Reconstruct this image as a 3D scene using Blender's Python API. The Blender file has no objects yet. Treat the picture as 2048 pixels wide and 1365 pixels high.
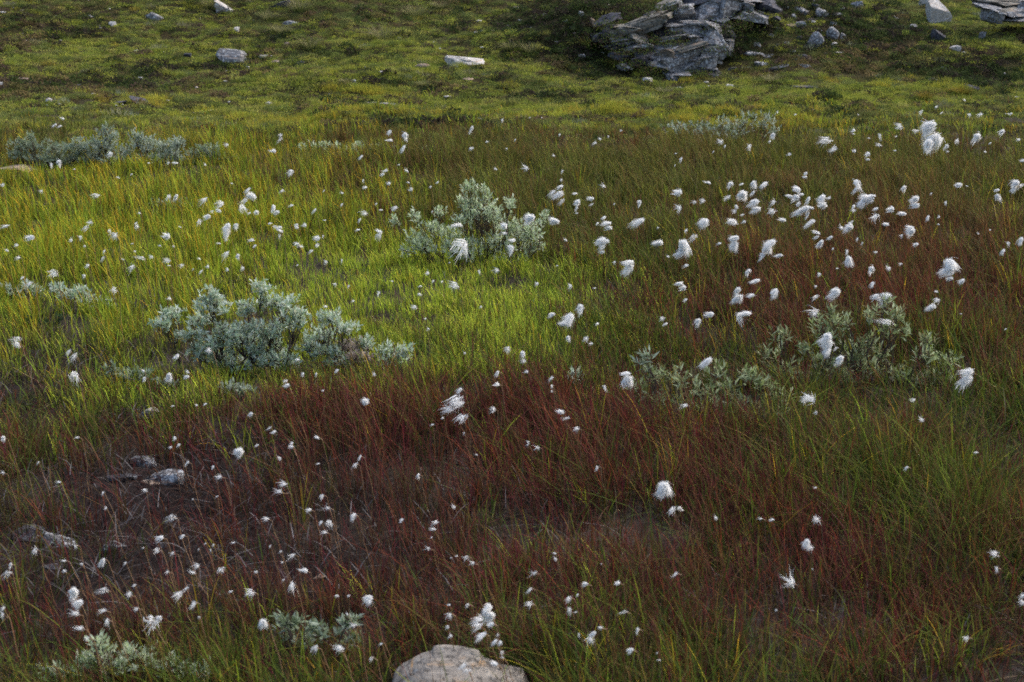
import bpy, math, random
import numpy as np
from mathutils import Vector, Matrix

random.seed(7)
RS = np.random.RandomState(11)
scene = bpy.context.scene
COL = scene.collection

# ------------------------------------------------------------------ camera, sky, sun, exposure
F = 3000.0                       # focal length in pixels of the 2048 px wide photograph
PITCH = math.radians(15.0)
CAM = np.array([0.0, 0.0, 1.7])
cam_data = bpy.data.cameras.new('camera')
cam_data.sensor_width = 36.0
cam_data.lens = 36.0 * F / 2048.0
cam_data.clip_end = 500.0
cam_data.clip_start = 0.05
cam_data.dof.use_dof = True
cam_data.dof.focus_distance = 7.2
cam_data.dof.aperture_fstop = 8.0
cam = bpy.data.objects.new('camera', cam_data)
cam.location = CAM
cam.rotation_euler = (math.radians(90) - PITCH, 0, 0)
COL.objects.link(cam)
scene.camera = cam

world = bpy.data.worlds.new('World')
scene.world = world
world.use_nodes = True
wn = world.node_tree
bg = wn.nodes['Background']
sky = wn.nodes.new('ShaderNodeTexSky')
sky.sky_type = 'NISHITA'
sky.sun_disc = False
SUN_EL, SUN_AZ = math.radians(48), math.radians(60)     # azimuth measured from +y towards +x
sky.sun_elevation = SUN_EL
sky.sun_rotation = SUN_AZ
sky.dust_density = 4.0
sky.air_density = 1.0
wn.links.new(sky.outputs[0], bg.inputs[0])
bg.inputs[1].default_value = 0.13
sun_data = bpy.data.lights.new('sun', 'SUN')
sun_data.energy = 0.65
sun_data.angle = math.radians(45)
sun_data.color = (1.0, 0.95, 0.88)
sun = bpy.data.objects.new('sun', sun_data)
sd = Vector((math.sin(SUN_AZ) * math.cos(SUN_EL), math.cos(SUN_AZ) * math.cos(SUN_EL), math.sin(SUN_EL)))
sun.rotation_euler = sd.to_track_quat('Z', 'Y').to_euler()
COL.objects.link(sun)
scene.view_settings.view_transform = 'Standard'
scene.view_settings.look = 'None'
scene.view_settings.exposure = 1.42
scene.view_settings.gamma = 1.0
scene.cycles.max_bounces = 6
scene.cycles.diffuse_bounces = 3
scene.cycles.transmission_bounces = 4
scene.cycles.transparent_max_bounces = 4
scene.cycles.use_denoising = False
scene.cycles.pixel_filter_type = 'BLACKMAN_HARRIS'
scene.cycles.filter_width = 1.7

# ------------------------------------------------------------------ noise
def _hash(ix, iy, iz, seed):
    h = (ix.astype(np.int64) * 374761393 + iy.astype(np.int64) * 668265263 + iz.astype(np.int64) * 2147483647 + seed * 974711) & 0xffffffff
    h = ((h ^ (h >> 13)) * 1274126177) & 0xffffffff
    h = h ^ (h >> 16)
    return (h & 0xffff) / 65535.0

def vnoise(x, y, z=None, seed=0):
    x = np.asarray(x, float); y = np.asarray(y, float)
    z = np.zeros_like(x) if z is None else np.asarray(z, float)
    ix, iy, iz = np.floor(x), np.floor(y), np.floor(z)
    fx, fy, fz = x - ix, y - iy, z - iz
    fx = fx * fx * (3 - 2 * fx); fy = fy * fy * (3 - 2 * fy); fz = fz * fz * (3 - 2 * fz)
    r = 0
    for dx in (0, 1):
        for dy in (0, 1):
            for dz in (0, 1):
                w = (fx if dx else 1 - fx) * (fy if dy else 1 - fy) * (fz if dz else 1 - fz)
                r = r + w * _hash(ix + dx, iy + dy, iz + dz, seed)
    return r * 2 - 1

def fbm(x, y, z=None, octaves=4, seed=0):
    r, a, s = 0, 1.0, 0
    x = np.asarray(x, float); y = np.asarray(y, float)
    zz = None if z is None else np.asarray(z, float)
    for o in range(octaves):
        r = r + a * vnoise(x, y, zz, seed + o * 17)
        s += a; a *= 0.5
        x = x * 2.03 + 5.1; y = y * 2.03 + 9.7
        zz = None if zz is None else zz * 2.03 + 3.3
    return r / s

def smooth(a, b, x):
    t = np.clip((x - a) / (b - a), 0, 1)
    return t * t * (3 - 2 * t)

# ------------------------------------------------------------------ terrain height and the photograph's rays
def softplus(t, k=0.7):
    return np.log1p(np.exp(np.clip(t / k, -40, 40))) * k

def height(x, y):
    x = np.asarray(x, float); y = np.asarray(y, float)
    hill = smooth(13.0, 16.5, y)
    z = 0.105 * softplus(y - 15.0) + 0.16 * softplus(y - 18.5) - 0.2 * softplus(y - 34, 3)
    z = z + 0.035 * fbm(x * 0.8, y * 0.8, octaves=3, seed=3)
    z = z + hill * (0.16 * fbm(x * 0.45 + 4, y * 0.6, octaves=2, seed=9) + 0.085 * fbm(x * 1.9, y * 2.3, octaves=4, seed=21))
    z = z + 0.02 * (1 - hill) * fbm(x * 5, y * 5, octaves=2, seed=31)
    z = z + 0.55 * np.exp(-(((x - 2.6) / 1.7) ** 2 + ((y - 18.6) / 1.0) ** 2)) * (1 + 0.3 * fbm(x * 2, y * 2, seed=5, octaves=2))
    z = z + 0.32 * np.exp(-(((x - 0.9) / 0.9) ** 2 + ((y - 18.4) / 0.6) ** 2))
    z = z + 0.30 * np.exp(-(((x - 6.3) / 1.6) ** 2 + ((y - 18.0) / 1.3) ** 2))
    z = z + 0.13 * np.exp(-(((x + 1.3) / 0.6) ** 2 + ((y - 14.4) / 0.45) ** 2))
    far = smooth(30, 60, np.hypot(x, y))
    return z * (1 - far) + far * (1.2 + 0 * z) * smooth(5, 30, y)

C15, S15 = math.cos(PITCH), math.sin(PITCH)
def rays(u, v):
    u = np.atleast_1d(np.asarray(u, float)); v = np.atleast_1d(np.asarray(v, float))
    a = (u - 1024) / F; b = (682.5 - v) / F
    d = np.stack([a, C15 + b * S15, -S15 + b * C15], -1)
    return d / d[:, 1:2]          # scaled so that its y component is 1

_T = np.concatenate([np.linspace(2.0, 14, 500), np.linspace(14.01, 40, 1600)])
def ground(u, v, h=0.0):
    """where the ray through photograph pixel u, v meets the ground raised by h"""
    d = rays(u, v)
    out = np.zeros((len(d), 3))
    for i in range(len(d)):
        p = CAM[None] + d[i][None] * _T[:, None]
        below = p[:, 2] < height(p[:, 0], p[:, 1]) + h
        k = int(np.argmax(below)) if below.any() else len(_T) - 1
        out[i] = p[k]
    return out if len(out) > 1 else out[0]

def on_ray(u, v, ydist):
    return CAM + rays(u, v)[0] * ydist

def px(ydist):                     # metres per photograph pixel at that distance
    return ydist / C15 / F

# ------------------------------------------------------------------ tagging and mesh helpers
def tag(o, label=None, cat=None, group=None, kind=None):
    if label: o['label'] = label
    if cat: o['category'] = cat
    if group: o['group'] = group
    if kind or cat: o['kind'] = kind or 'thing'
    return o

def empty(name, loc, label, cat, group=None):
    o = bpy.data.objects.new(name, None)
    o.location = loc
    o.empty_display_size = 0.05
    COL.objects.link(o)
    return tag(o, label, cat, group)

def make_mesh(name, V, faces, mat, colors=None, smooth_shade=False):
    me = bpy.data.meshes.new(name)
    me.from_pydata([tuple(v) for v in V], [], faces)
    if colors is not None:
        ca = me.color_attributes.new('col', 'FLOAT_COLOR', 'POINT')
        c = np.ones((len(V), 4), np.float32); c[:, :3] = colors
        ca.data.foreach_set('color', c.ravel())
    if smooth_shade:
        me.shade_smooth()
    me.materials.append(mat)
    me.update()
    return me

def big_mesh(name, V, loops, starts, mat, colors=None):
    me = bpy.data.meshes.new(name)
    me.vertices.add(len(V)); me.vertices.foreach_set('co', np.ascontiguousarray(V, np.float32).ravel())
    me.loops.add(len(loops)); me.loops.foreach_set('vertex_index', np.ascontiguousarray(loops, np.int32))
    me.polygons.add(len(starts)); me.polygons.foreach_set('loop_start', np.ascontiguousarray(starts, np.int32))
    me.update(calc_edges=True)
    if colors is not None:
        ca = me.color_attributes.new('col', 'FLOAT_COLOR', 'POINT')
        c = np.ones((len(V), 4), np.float32); c[:, :3] = colors
        ca.data.foreach_set('color', c.ravel())
    me.materials.append(mat)
    return me

def add(name, me, parent=None, loc=None):
    o = bpy.data.objects.new(name, me)
    if parent: o.parent = parent
    if loc is not None: o.location = loc
    COL.objects.link(o)
    return o

# ------------------------------------------------------------------ materials
def new_mat(name):
    m = bpy.data.materials.new(name); m.use_nodes = True
    nt = m.node_tree; nt.nodes.clear()
    out = nt.nodes.new('ShaderNodeOutputMaterial')
    return m, nt, out

def leaf_mat(name, attr='GEOMETRY', color=None, trans=0.3, rough=0.5, spec=0.3):
    m, nt, out = new_mat(name)
    if color is None:
        a = nt.nodes.new('ShaderNodeAttribute'); a.attribute_type = attr; a.attribute_name = 'col'
        src = a.outputs['Color']
    else:
        a = nt.nodes.new('ShaderNodeRGB'); a.outputs[0].default_value = (*color, 1); src = a.outputs[0]
    p = nt.nodes.new('ShaderNodeBsdfPrincipled')
    p.inputs['Roughness'].default_value = rough
    p.inputs['Specular IOR Level'].default_value = spec
    nt.links.new(src, p.inputs['Base Color'])
    if trans > 0:
        t = nt.nodes.new('ShaderNodeBsdfTranslucent'); nt.links.new(src, t.inputs[0])
        mix = nt.nodes.new('ShaderNodeMixShader'); mix.inputs[0].default_value = trans
        nt.links.new(p.outputs[0], mix.inputs[1]); nt.links.new(t.outputs[0], mix.inputs[2])
        nt.links.new(mix.outputs[0], out.inputs[0])
    else:
        nt.links.new(p.outputs[0], out.inputs[0])
    return m

def ramp(nt, stops):
    r = nt.nodes.new('ShaderNodeValToRGB')
    while len(r.color_ramp.elements) < len(stops): r.color_ramp.elements.new(0.5)
    for e, (p, c) in zip(r.color_ramp.elements, stops):
        e.position = p; e.color = (*c, 1)
    return r

def noise_node(nt, scale, detail=6, rough=0.6, coords=None, dist=0.0):
    n = nt.nodes.new('ShaderNodeTexNoise')
    n.inputs['Scale'].default_value = scale; n.inputs['Detail'].default_value = detail
    n.inputs['Roughness'].default_value = rough; n.inputs['Distortion'].default_value = dist
    if coords: nt.links.new(coords, n.inputs['Vector'])
    return n

def rock_mat(name, dark, mid, light, lichen=(0.42, 0.45, 0.42), rust=(0.30, 0.20, 0.11), scale=1.0, lichen_amt=0.55, stretch=(1, 1, 4)):
    m, nt, out = new_mat(name)
    tc = nt.nodes.new('ShaderNodeTexCoord')
    mp = nt.nodes.new('ShaderNodeMapping'); mp.inputs['Scale'].default_value = stretch
    nt.links.new(tc.outputs['Object'], mp.inputs[0])
    n1 = noise_node(nt, 14 * scale, 9, 0.72, mp.outputs[0], 0.6)
    r1 = ramp(nt, [(0.3, dark), (0.48, mid), (0.68, light)]); nt.links.new(n1.outputs[0], r1.inputs[0])
    n2 = noise_node(nt, 34 * scale, 6, 0.78, tc.outputs['Object'], 0.3)
    r2 = ramp(nt, [(lichen_amt, (0, 0, 0)), (lichen_amt + 0.05, (1, 1, 1))]); nt.links.new(n2.outputs[0], r2.inputs[0])
    mx = nt.nodes.new('ShaderNodeMix'); mx.data_type = 'RGBA'
    nt.links.new(r2.outputs[0], mx.inputs[0]); nt.links.new(r1.outputs[0], mx.inputs[6]); mx.inputs[7].default_value = (*lichen, 1)
    n3 = noise_node(nt, 9 * scale, 5, 0.6, mp.outputs[0], 0.2)
    r3 = ramp(nt, [(0.56, (0, 0, 0)), (0.66, (0.8, 0.8, 0.8))]); nt.links.new(n3.outputs[0], r3.inputs[0])
    mx2 = nt.nodes.new('ShaderNodeMix'); mx2.data_type = 'RGBA'
    nt.links.new(r3.outputs[0], mx2.inputs[0]); nt.links.new(mx.outputs[2], mx2.inputs[6]); mx2.inputs[7].default_value = (*rust, 1)
    n4 = noise_node(nt, 60 * scale, 4, 0.7, tc.outputs['Object'], 0.2)
    r4 = ramp(nt, [(0.38, (0.12, 0.12, 0.12)), (0.49, (1, 1, 1))]); nt.links.new(n4.outputs[0], r4.inputs[0])
    mu = nt.nodes.new('ShaderNodeMix'); mu.data_type = 'RGBA'; mu.blend_type = 'MULTIPLY'; mu.inputs[0].default_value = 0.75
    nt.links.new(mx2.outputs[2], mu.inputs[6]); nt.links.new(r4.outputs[0], mu.inputs[7])
    p = nt.nodes.new('ShaderNodeBsdfPrincipled'); p.inputs['Roughness'].default_value = 0.9
    p.inputs['Specular IOR Level'].default_value = 0.12
    nt.links.new(mu.outputs[2], p.inputs['Base Color'])
    b = nt.nodes.new('ShaderNodeBump'); b.inputs['Strength'].default_value = 0.7; b.inputs['Distance'].default_value = 0.01
    nt.links.new(n1.outputs[0], b.inputs['Height'])
    b2 = nt.nodes.new('ShaderNodeBump'); b2.inputs['Strength'].default_value = 0.5; b2.inputs['Distance'].default_value = 0.004
    nt.links.new(n4.outputs[0], b2.inputs['Height']); nt.links.new(b.outputs[0], b2.inputs['Normal'])
    nt.links.new(b2.outputs[0], p.inputs['Normal'])
    nt.links.new(p.outputs[0], out.inputs[0])
    return m

M_grass = leaf_mat('grass_blade', trans=0.35, rough=0.7, spec=0.06)
M_cover = leaf_mat('hill_cover', 'INSTANCER', trans=0.3, rough=0.8, spec=0.05)
M_litter = leaf_mat('dead_litter', trans=0.1, rough=0.9, spec=0.05)
M_willow = leaf_mat('willow_leaf', trans=0.5, rough=0.6, spec=0.2)
M_bark = leaf_mat('willow_bark', color=(0.05, 0.034, 0.026), trans=0, rough=0.7)
M_stem = leaf_mat('cotton_stem', color=(0.16, 0.09, 0.045), trans=0, rough=0.6)
M_bract = leaf_mat('cotton_bract', color=(0.03, 0.02, 0.018), trans=0, rough=0.7)
M_cotton = leaf_mat('cotton_fibre', color=(0.88, 0.88, 0.86), trans=0.5, rough=0.9, spec=0.05)
M_rock_grey = rock_mat('lichened_grey_rock', (0.025, 0.025, 0.03), (0.13, 0.13, 0.135), (0.30, 0.29, 0.28), (0.44, 0.46, 0.47), (0.22, 0.16, 0.11), 1.0, lichen_amt=0.53)
M_rock_pale = rock_mat('pale_rock', (0.22, 0.20, 0.18), (0.42, 0.40, 0.37), (0.58, 0.56, 0.53), (0.62, 0.64, 0.64), (0.40, 0.28, 0.18), 1.2, lichen_amt=0.6)
M_rock_buff = rock_mat('buff_rock', (0.15, 0.11, 0.08), (0.28, 0.21, 0.16), (0.38, 0.31, 0.25), (0.42, 0.42, 0.38), (0.42, 0.23, 0.12), 1.2, lichen_amt=0.64)
M_rock_dark = rock_mat('dark_rock', (0.02, 0.02, 0.024), (0.055, 0.055, 0.065), (0.12, 0.12, 0.13), (0.30, 0.33, 0.35), (0.10, 0.07, 0.05), 1.3, lichen_amt=0.6)
M_rock_front = rock_mat('banded_buff_rock', (0.05, 0.045, 0.045), (0.20, 0.18, 0.155), (0.33, 0.30, 0.255), (0.24, 0.25, 0.25), (0.38, 0.22, 0.09), 1.0, lichen_amt=0.60, stretch=(0.18, 1.1, 7))

# ------------------------------------------------------------------ patches of the place, laid out on the ground
class Patch:
    def __init__(self, u, v, ru, rv, w):
        c = ground(u, v)
        self.x, self.y, self.w = c[0], c[1], w
        self.rx = ru * px(c[1])
        a = ground(u, max(0, v - rv))[1]; b = ground(u, min(1365, v + rv))[1]
        self.ry = max(0.06, (a - b) / 2)
        self.y = (a + b) / 2
    def __call__(self, x, y):
        return self.w * np.exp(-((((x - self.x) / self.rx) ** 2 + ((y - self.y) / self.ry) ** 2) ** 1.15))

def field(patches, x, y, warp=0.32, seed=50):
    wx = x + warp * fbm(x * 1.1, y * 1.1, octaves=3, seed=seed)
    wy = y + warp * 1.6 * fbm(x * 1.1 + 7, y * 0.8, octaves=3, seed=seed + 1)
    r = 0 * x
    for p in patches: r = r + p(wx, wy)
    return r

P = lambda L: [Patch(*t) for t in L]
RED = P([(900, 1020, 540, 150, 4.6), (1280, 930, 420, 120, 1.5), (1150, 285, 420, 22, 2.0), (1500, 460, 440, 70, .9), (1850, 540, 300, 180, 2.2), (1350, 520, 260, 70, .9), (1620, 570, 260, 110, 1.3), (1250, 330, 300, 24, 1.2), (1900, 400, 160, 60, 1.2), (1650, 1180, 500, 150, 2.2), (480, 1070, 320, 140, 4), (640, 400, 330, 60, .9), (1560, 650, 330, 110, 1.4), (1050, 1200, 460, 90, 2.6), (650, 870, 300, 45, 1.4), (1950, 300, 200, 60, 1.0), (250, 420, 120, 20, .6)])
GREEN = P([(1500, 335, 460, 44, 4.5), (1250, 420, 420, 70, 1.6), (1250, 600, 300, 110, 1.6), (1120, 350, 200, 40, 1.5), (1850, 980, 330, 200, .9), (250, 1290, 420, 90, 2.2), (1080, 470, 200, 80, .9), (1380, 540, 180, 60, 1.0),
           (1100, 640, 280, 110, 1.2), (720, 320, 200, 18, 1.2), (60, 270, 100, 30, 1.0), (800, 480, 160, 30, .9), (1900, 780, 240, 120, .8), (1500, 1340, 700, 50, .6),
           (200, 850, 260, 50, .8), (520, 745, 160, 30, 1.2)])
GOLD = P([(280, 520, 360, 110, 6), (60, 430, 260, 80, 4.2), (430, 330, 260, 40, .9), (560, 560, 150, 40, 1.0), (700, 200, 130, 25, 1.6), (680, 240, 300, 14, 1.3),
          (1250, 245, 400, 14, 1.6), (1850, 270, 200, 20, 1.4), (330, 740, 160, 60, .5), (330, 1000, 60, 60, .4)])
LIME = P([(600, 545, 440, 66, 9), (120, 520, 260, 60, 2.5), (800, 580, 360, 64, 9), (980, 640, 320, 100, 2.6), (880, 710, 320, 56, 2.4), (200, 470, 300, 70, 2.2), (200, 680, 220, 60, 1.2), (330, 810, 220, 45, 1.6), (420, 760, 140, 30, 1.4), (60, 560, 120, 60, 1.0)])
OLIVE = P([(120, 740, 280, 130, 1.6), (60, 900, 200, 50, 1.0), (200, 400, 300, 60, .8)])
LOW = P([(460, 745, 200, 26, .75), (690, 745, 110, 22, .7), (785, 740, 60, 14, .6), (940, 540, 150, 22, .5), (1740, 770, 160, 24, .55), (1430, 835, 160, 20, .5), (250, 1365, 260, 60, .6), (620, 1310, 130, 40, .5), (240, 340, 240, 12, .5), (300, 975, 120, 26, .8), (150, 1110, 190, 30, .7), (300, 848, 60, 22, .95), (640, 1175, 70, 16, .7), (40, 350, 100, 10, .9), (260, 790, 90, 14, .5), (130, 620, 120, 14, .5), (700, 315, 180, 8, .5)])
BARE = P([(300, 1010, 360, 110, .86), (300, 846, 44, 20, .97), (80, 740, 130, 60, .75), (640, 1100, 240, 60, .6), (950, 1060, 160, 50, .45), (1350, 1150, 120, 50, .35), (1600, 1230, 120, 40, .35), (200, 1130, 240, 40, .5)])
SHORT = P([(800, 580, 380, 90, 1.0), (970, 640, 260, 80, .6), (300, 830, 260, 70, .6), (120, 740, 240, 90, .5)])

H_LIME = P([(560, 175, 130, 22, 1.3), (1740, 195, 160, 16, 1.8), (1950, 110, 110, 34, 1.2), (270, 115, 260, 40, .8), (820, 215, 500, 30, .7), (330, 40, 200, 30, .5), (880, 110, 160, 40, .6), (1400, 185, 260, 18, .8), (130, 60, 120, 20, .4)])
H_DARK = P([(1130, 50, 90, 34, 2.2), (1240, 95, 90, 34, 1.4), (1960, 150, 120, 30, 1.3), (1650, 60, 110, 50, .9), (400, 140, 140, 9, 1.0), (740, 178, 90, 7, 1.0), (1050, 188, 110, 10, .8), (100, 60, 120, 40, .5), (780, 258, 100, 14, .9), (1800, 70, 90, 40, .8), (180, 170, 220, 14, .7), (900, 40, 200, 30, .3), (1690, 200, 60, 5, 1.0), (1480, 90, 50, 24, 2.0), (1250, 140, 60, 10, 1.4), (1180, 70, 70, 30, 2.0), (1300, 20, 80, 14, 1.2)])
H_BROWN = P([(60, 60, 90, 50, .9), (1150, 115, 120, 24, 1.0), (1700, 120, 140, 40, .9), (250, 175, 300, 22, .9), (60, 200, 200, 25, .9), (1800, 100, 100, 40, .7), (1560, 140, 130, 30, .6), (1000, 190, 160, 12, .5), (650, 215, 200, 16, .4)])
H_GOLD = P([(720, 195, 90, 10, 1.6), (680, 238, 240, 10, 1.4), (1300, 240, 300, 10, 1.0), (400, 15, 40, 8, 1.0), (330, 215, 180, 14, .5), (1600, 250, 120, 10, .8), (1930, 190, 80, 12, .8), (1770, 185, 90, 10, .6)])

# ------------------------------------------------------------------ terrain sheet
def axis(parts):
    a = []
    for s, e, st in parts: a.append(np.arange(s, e, st))
    return np.concatenate(a + [[parts[-1][1]]])
ax = axis([(-150, -30, 20), (-30, -12, 3), (-12, -8.5, 0.35), (-8.5, 8.5, 0.045), (8.5, 12, 0.35), (12, 30, 3), (30, 150, 20)])
ay = axis([(-60, -6, 9), (-6, 2, 1), (2, 13, 0.09), (13, 20, 0.045), (20, 24, 0.1), (24, 40, 0.5), (40, 60, 4), (60, 200, 20)])
X, Y = np.meshgrid(ax, ay)
Z = height(X, Y)
near = (np.abs(X) < 8.4) & (Y > 13) & (Y < 20)
Z = Z + np.where(near, 0.022 * fbm(X * 8, Y * 8, octaves=3, seed=77), 0)
nx_, ny_ = len(ax), len(ay)
V = np.stack([X, Y, Z], -1).reshape(-1, 3)
ii = np.arange((ny_ - 1) * (nx_ - 1)); r_, c_ = ii // (nx_ - 1), ii % (nx_ - 1)
v0 = r_ * nx_ + c_
quads = np.stack([v0, v0 + 1, v0 + nx_ + 1, v0 + nx_], -1)
hillf = smooth(13.5, 16.0, V[:, 1])[:, None]
nz = (fbm(V[:, 0] * 3, V[:, 1] * 3, octaves=3, seed=90)[:, None] + 1) / 2
meadow_c = np.array([0.022, 0.017, 0.012]) * (1 - nz) + np.array([0.05, 0.042, 0.034]) * nz
hill_c = np.array([0.03, 0.022, 0.012]) * (1 - nz) + np.array([0.045, 0.045, 0.016]) * nz
bare = np.clip(field(BARE, V[:, 0], V[:, 1]), 0, 1)[:, None]
meadow_c = meadow_c * (1 - bare) + np.array([0.016, 0.011, 0.011]) * bare * (0.4 + nz)
tc_ = meadow_c * (1 - hillf) + hill_c * hillf
m, nt, out = new_mat('ground_soil')
a = nt.nodes.new('ShaderNodeAttribute'); a.attribute_name = 'col'
tcn = nt.nodes.new('ShaderNodeTexCoord')
n1 = noise_node(nt, 35, 6, 0.7, tcn.outputs['Object'])
r1 = ramp(nt, [(0.3, (0.35, 0.35, 0.35)), (0.7, (1.7, 1.7, 1.7))]); nt.links.new(n1.outputs[0], r1.inputs[0])
mu = nt.nodes.new('ShaderNodeMix'); mu.data_type = 'RGBA'; mu.blend_type = 'MULTIPLY'; mu.inputs[0].default_value = 1
nt.links.new(a.outputs['Color'], mu.inputs[6]); nt.links.new(r1.outputs[0], mu.inputs[7])
p = nt.nodes.new('ShaderNodeBsdfPrincipled'); p.inputs['Roughness'].default_value = 0.95; p.inputs['Specular IOR Level'].default_value = 0.05
nt.links.new(mu.outputs[2], p.inputs['Base Color'])
b = nt.nodes.new('ShaderNodeBump'); b.inputs['Strength'].default_value = 0.8; b.inputs['Distance'].default_value = 0.02
nt.links.new(n1.outputs[0], b.inputs['Height']); nt.links.new(b.outputs[0], p.inputs['Normal'])
nt.links.new(p.outputs[0], out.inputs[0])
me = big_mesh('ground', V, quads.ravel(), np.arange(len(quads)) * 4, m, tc_)
me.shade_smooth()
tag(add('ground', me), 'dark peaty ground rising from the meadow into a hummocky hillside', 'ground', kind='structure')

# ------------------------------------------------------------------ rocks
def ico(sub):
    import bmesh
    bm = bmesh.new(); bmesh.ops.create_icosphere(bm, subdivisions=sub, radius=1.0)
    V = np.array([v.co[:] for v in bm.verts]); Fc = [[v.index for v in f.verts] for f in bm.faces]
    bm.free(); return V, Fc
ICO = {k: ico(k) for k in (1, 2, 3, 4, 5)}

def rock_shape(seed, sub=4, size=(1, 1, 1), cuts=9, rough=0.05, strata=0.0, boxy=0.5, freq=3.0, nstrata=6):
    """angular stone: a rounded box cut by random planes, ridged along its layers"""
    rs = np.random.RandomState(seed)
    V, Fc = ICO[sub]; V = V.copy()
    q = 1 - boxy
    V = np.sign(V) * np.abs(V) ** max(0.15, q)
    V /= np.abs(V).max(0)
    for k in range(cuts):
        n = rs.normal(size=3); n[2] *= 0.7; n /= np.linalg.norm(n)
        d = rs.uniform(0.5, 0.95)
        s = V @ n - d
        V = V - np.where(s > 0, s, 0)[:, None] * n
    if strata > 0:
        lay = np.floor(V[:, 2] * nstrata + 1.2 * vnoise(V[:, 0] * 1.5, V[:, 1] * 1.5, seed=seed))
        off = (_hash(lay, lay * 0 + seed, lay * 0, 3) - 0.5) * strata * 2
        off = off * (0.6 + 0.8 * vnoise(V[:, 0] * 2 + lay * 3, V[:, 1] * 2, seed=seed + 4))
        r = np.maximum(0.2, np.hypot(V[:, 0], V[:, 1]))
        V[:, 0] += V[:, 0] / r * off; V[:, 1] += V[:, 1] / r * off
    L = np.linalg.norm(V, axis=1, keepdims=True) + 1e-6
    V = V + V / L * (rough * fbm(V[:, 0] * freq, V[:, 1] * freq, V[:, 2] * freq, octaves=4, seed=seed))[:, None]
    return V * np.array(size) * 0.5, Fc

def put_rock(name, label, cat, u, v, w, h, mat, seed, depth=None, tilt=0.0, yaw=None, sub=3, strata=0.08, group=None, sink=0.2, boxy=0.5, cuts=9, parent=None, ydist=None, rough=0.05, rx=0.0):
    """stone that spans w x h photograph pixels round u, v, resting on the ground at its lower edge"""
    if ydist is None:
        ydist = ground(u, v + h * 0.45)[1]
    s = px(ydist)
    W, Hh = w * s, h * s
    D = depth if depth else W * 0.75
    Hh = max(Hh * (0.85 if D > Hh else 1.0), 0.02)
    V, Fc = rock_shape(seed, sub, (W, D, Hh * (1 + sink)), cuts, rough, strata, boxy)
    me = make_mesh(name, V, Fc, mat)
    c = on_ray(u, v, ydist + D * 0.35)
    o = add(name, me)
    o.rotation_euler = (rx, math.radians(tilt), random.uniform(-.3, .3) if yaw is None else yaw)
    if parent is None:
        c[2] = min(c[2], height(c[0], c[1]) + Hh * 0.36)
        o.location = c
        tag(o, label, cat, group)
    else:
        o.parent = parent
        o.location = Vector(c) - parent.location
        if label: o['label'] = label
    return o

def ledge_rock(outline, ydist, depth, seed, mat, low=0.0, nx=150, ny=60, soft=12):
    """low bedded rock whose crest follows the outline; terraces along its bedding"""
    us = A_([p[0] for p in outline]); vs = A_([p[1] for p in outline])
    crest = A_([on_ray(u, v, ydist + .45 * depth) for u, v in outline])
    gx = np.linspace(crest[0, 0], crest[-1, 0], nx); gy = np.linspace(-1, 1, ny)
    XX, YY = np.meshgrid(gx, gy)
    zc = np.interp(gx, crest[:, 0], crest[:, 2]); kk = np.ones(9) / 9; zc = np.convolve(np.pad(zc, 4, mode='edge'), kk, 'valid')
    zt = np.tile(zc, (ny, 1)) + .004 * fbm(XX * 10, YY * 1.5, octaves=3, seed=seed + 2)
    base = height(XX, ydist + YY * depth) - .04 + low
    xn = (XX - gx[0]) / (gx[-1] - gx[0])
    edge = np.clip(np.minimum(xn, 1 - xn) * soft, 0, 1) ** .7
    prof = np.where(YY < .35, np.clip(1 - (np.clip(.35 - YY, 0, 1.35) / 1.35) ** 2.2, 0, 1) ** .8, np.clip(1 - ((YY - .35) / .65) ** 2.5, 0, 1))
    Z = base + (zt - base) * prof * edge
    lay = (Z + .06 * XX + .010 * vnoise(XX * 9, YY * 3, seed=seed)) * 42
    fr = lay - np.floor(lay)
    ridge = smooth(0, .75, fr) * (1 - smooth(.88, 1.0, fr))
    YYd = ydist + YY * depth - .007 * ridge * prof + .006 * fbm(XX * 14, Z * 30, octaves=3, seed=seed + 1)
    Z = Z + .004 * fbm(XX * 18, YY * depth * 18, octaves=4, seed=seed)
    V = np.stack([XX, YYd, Z], -1).reshape(-1, 3)
    Fc = [(r * nx + c, r * nx + c + 1, (r + 1) * nx + c + 1, (r + 1) * nx + c) for r in range(ny - 1) for c in range(nx - 1)]
    return V, Fc
A_ = np.array
BOULDER_LOC = Vector(on_ray(925, 1345, 3.08)); BOULDER_LOC.z = float(height(BOULDER_LOC.x, 3.08))
b = empty('boulder', BOULDER_LOC, 'low buff boulder with dark split layers among grass below the red sedge', 'boulder')
Vb, Fb = ledge_rock([(766, 1366), (778, 1352), (789, 1340), (807, 1328), (832, 1311), (847, 1303), (862, 1298), (879, 1297), (908, 1300), (932, 1306), (955, 1313), (985, 1320), (1005, 1327), (1030, 1334), (1055, 1343), (1070, 1356)], 3.08, .18, 3, M_rock_front)
add('base', make_mesh('base', Vb - A_(BOULDER_LOC), Fb, M_rock_front, smooth_shade=True), b)
Vb, Fb = ledge_rock([(838, 1312), (850, 1300), (862, 1292), (880, 1290), (908, 1292), (932, 1297), (955, 1301), (975, 1307), (990, 1315)], 3.14, .10, 9, M_rock_front, low=.06, nx=90, ny=40, soft=5)
lo_ = add('layer', make_mesh('layer', Vb - A_(BOULDER_LOC), Fb, M_rock_front, smooth_shade=True), b); lo_['label'] = 'thin upper layer of the boulder above its dark crack'
lo_.location = (0, -.012, .006)

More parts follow.
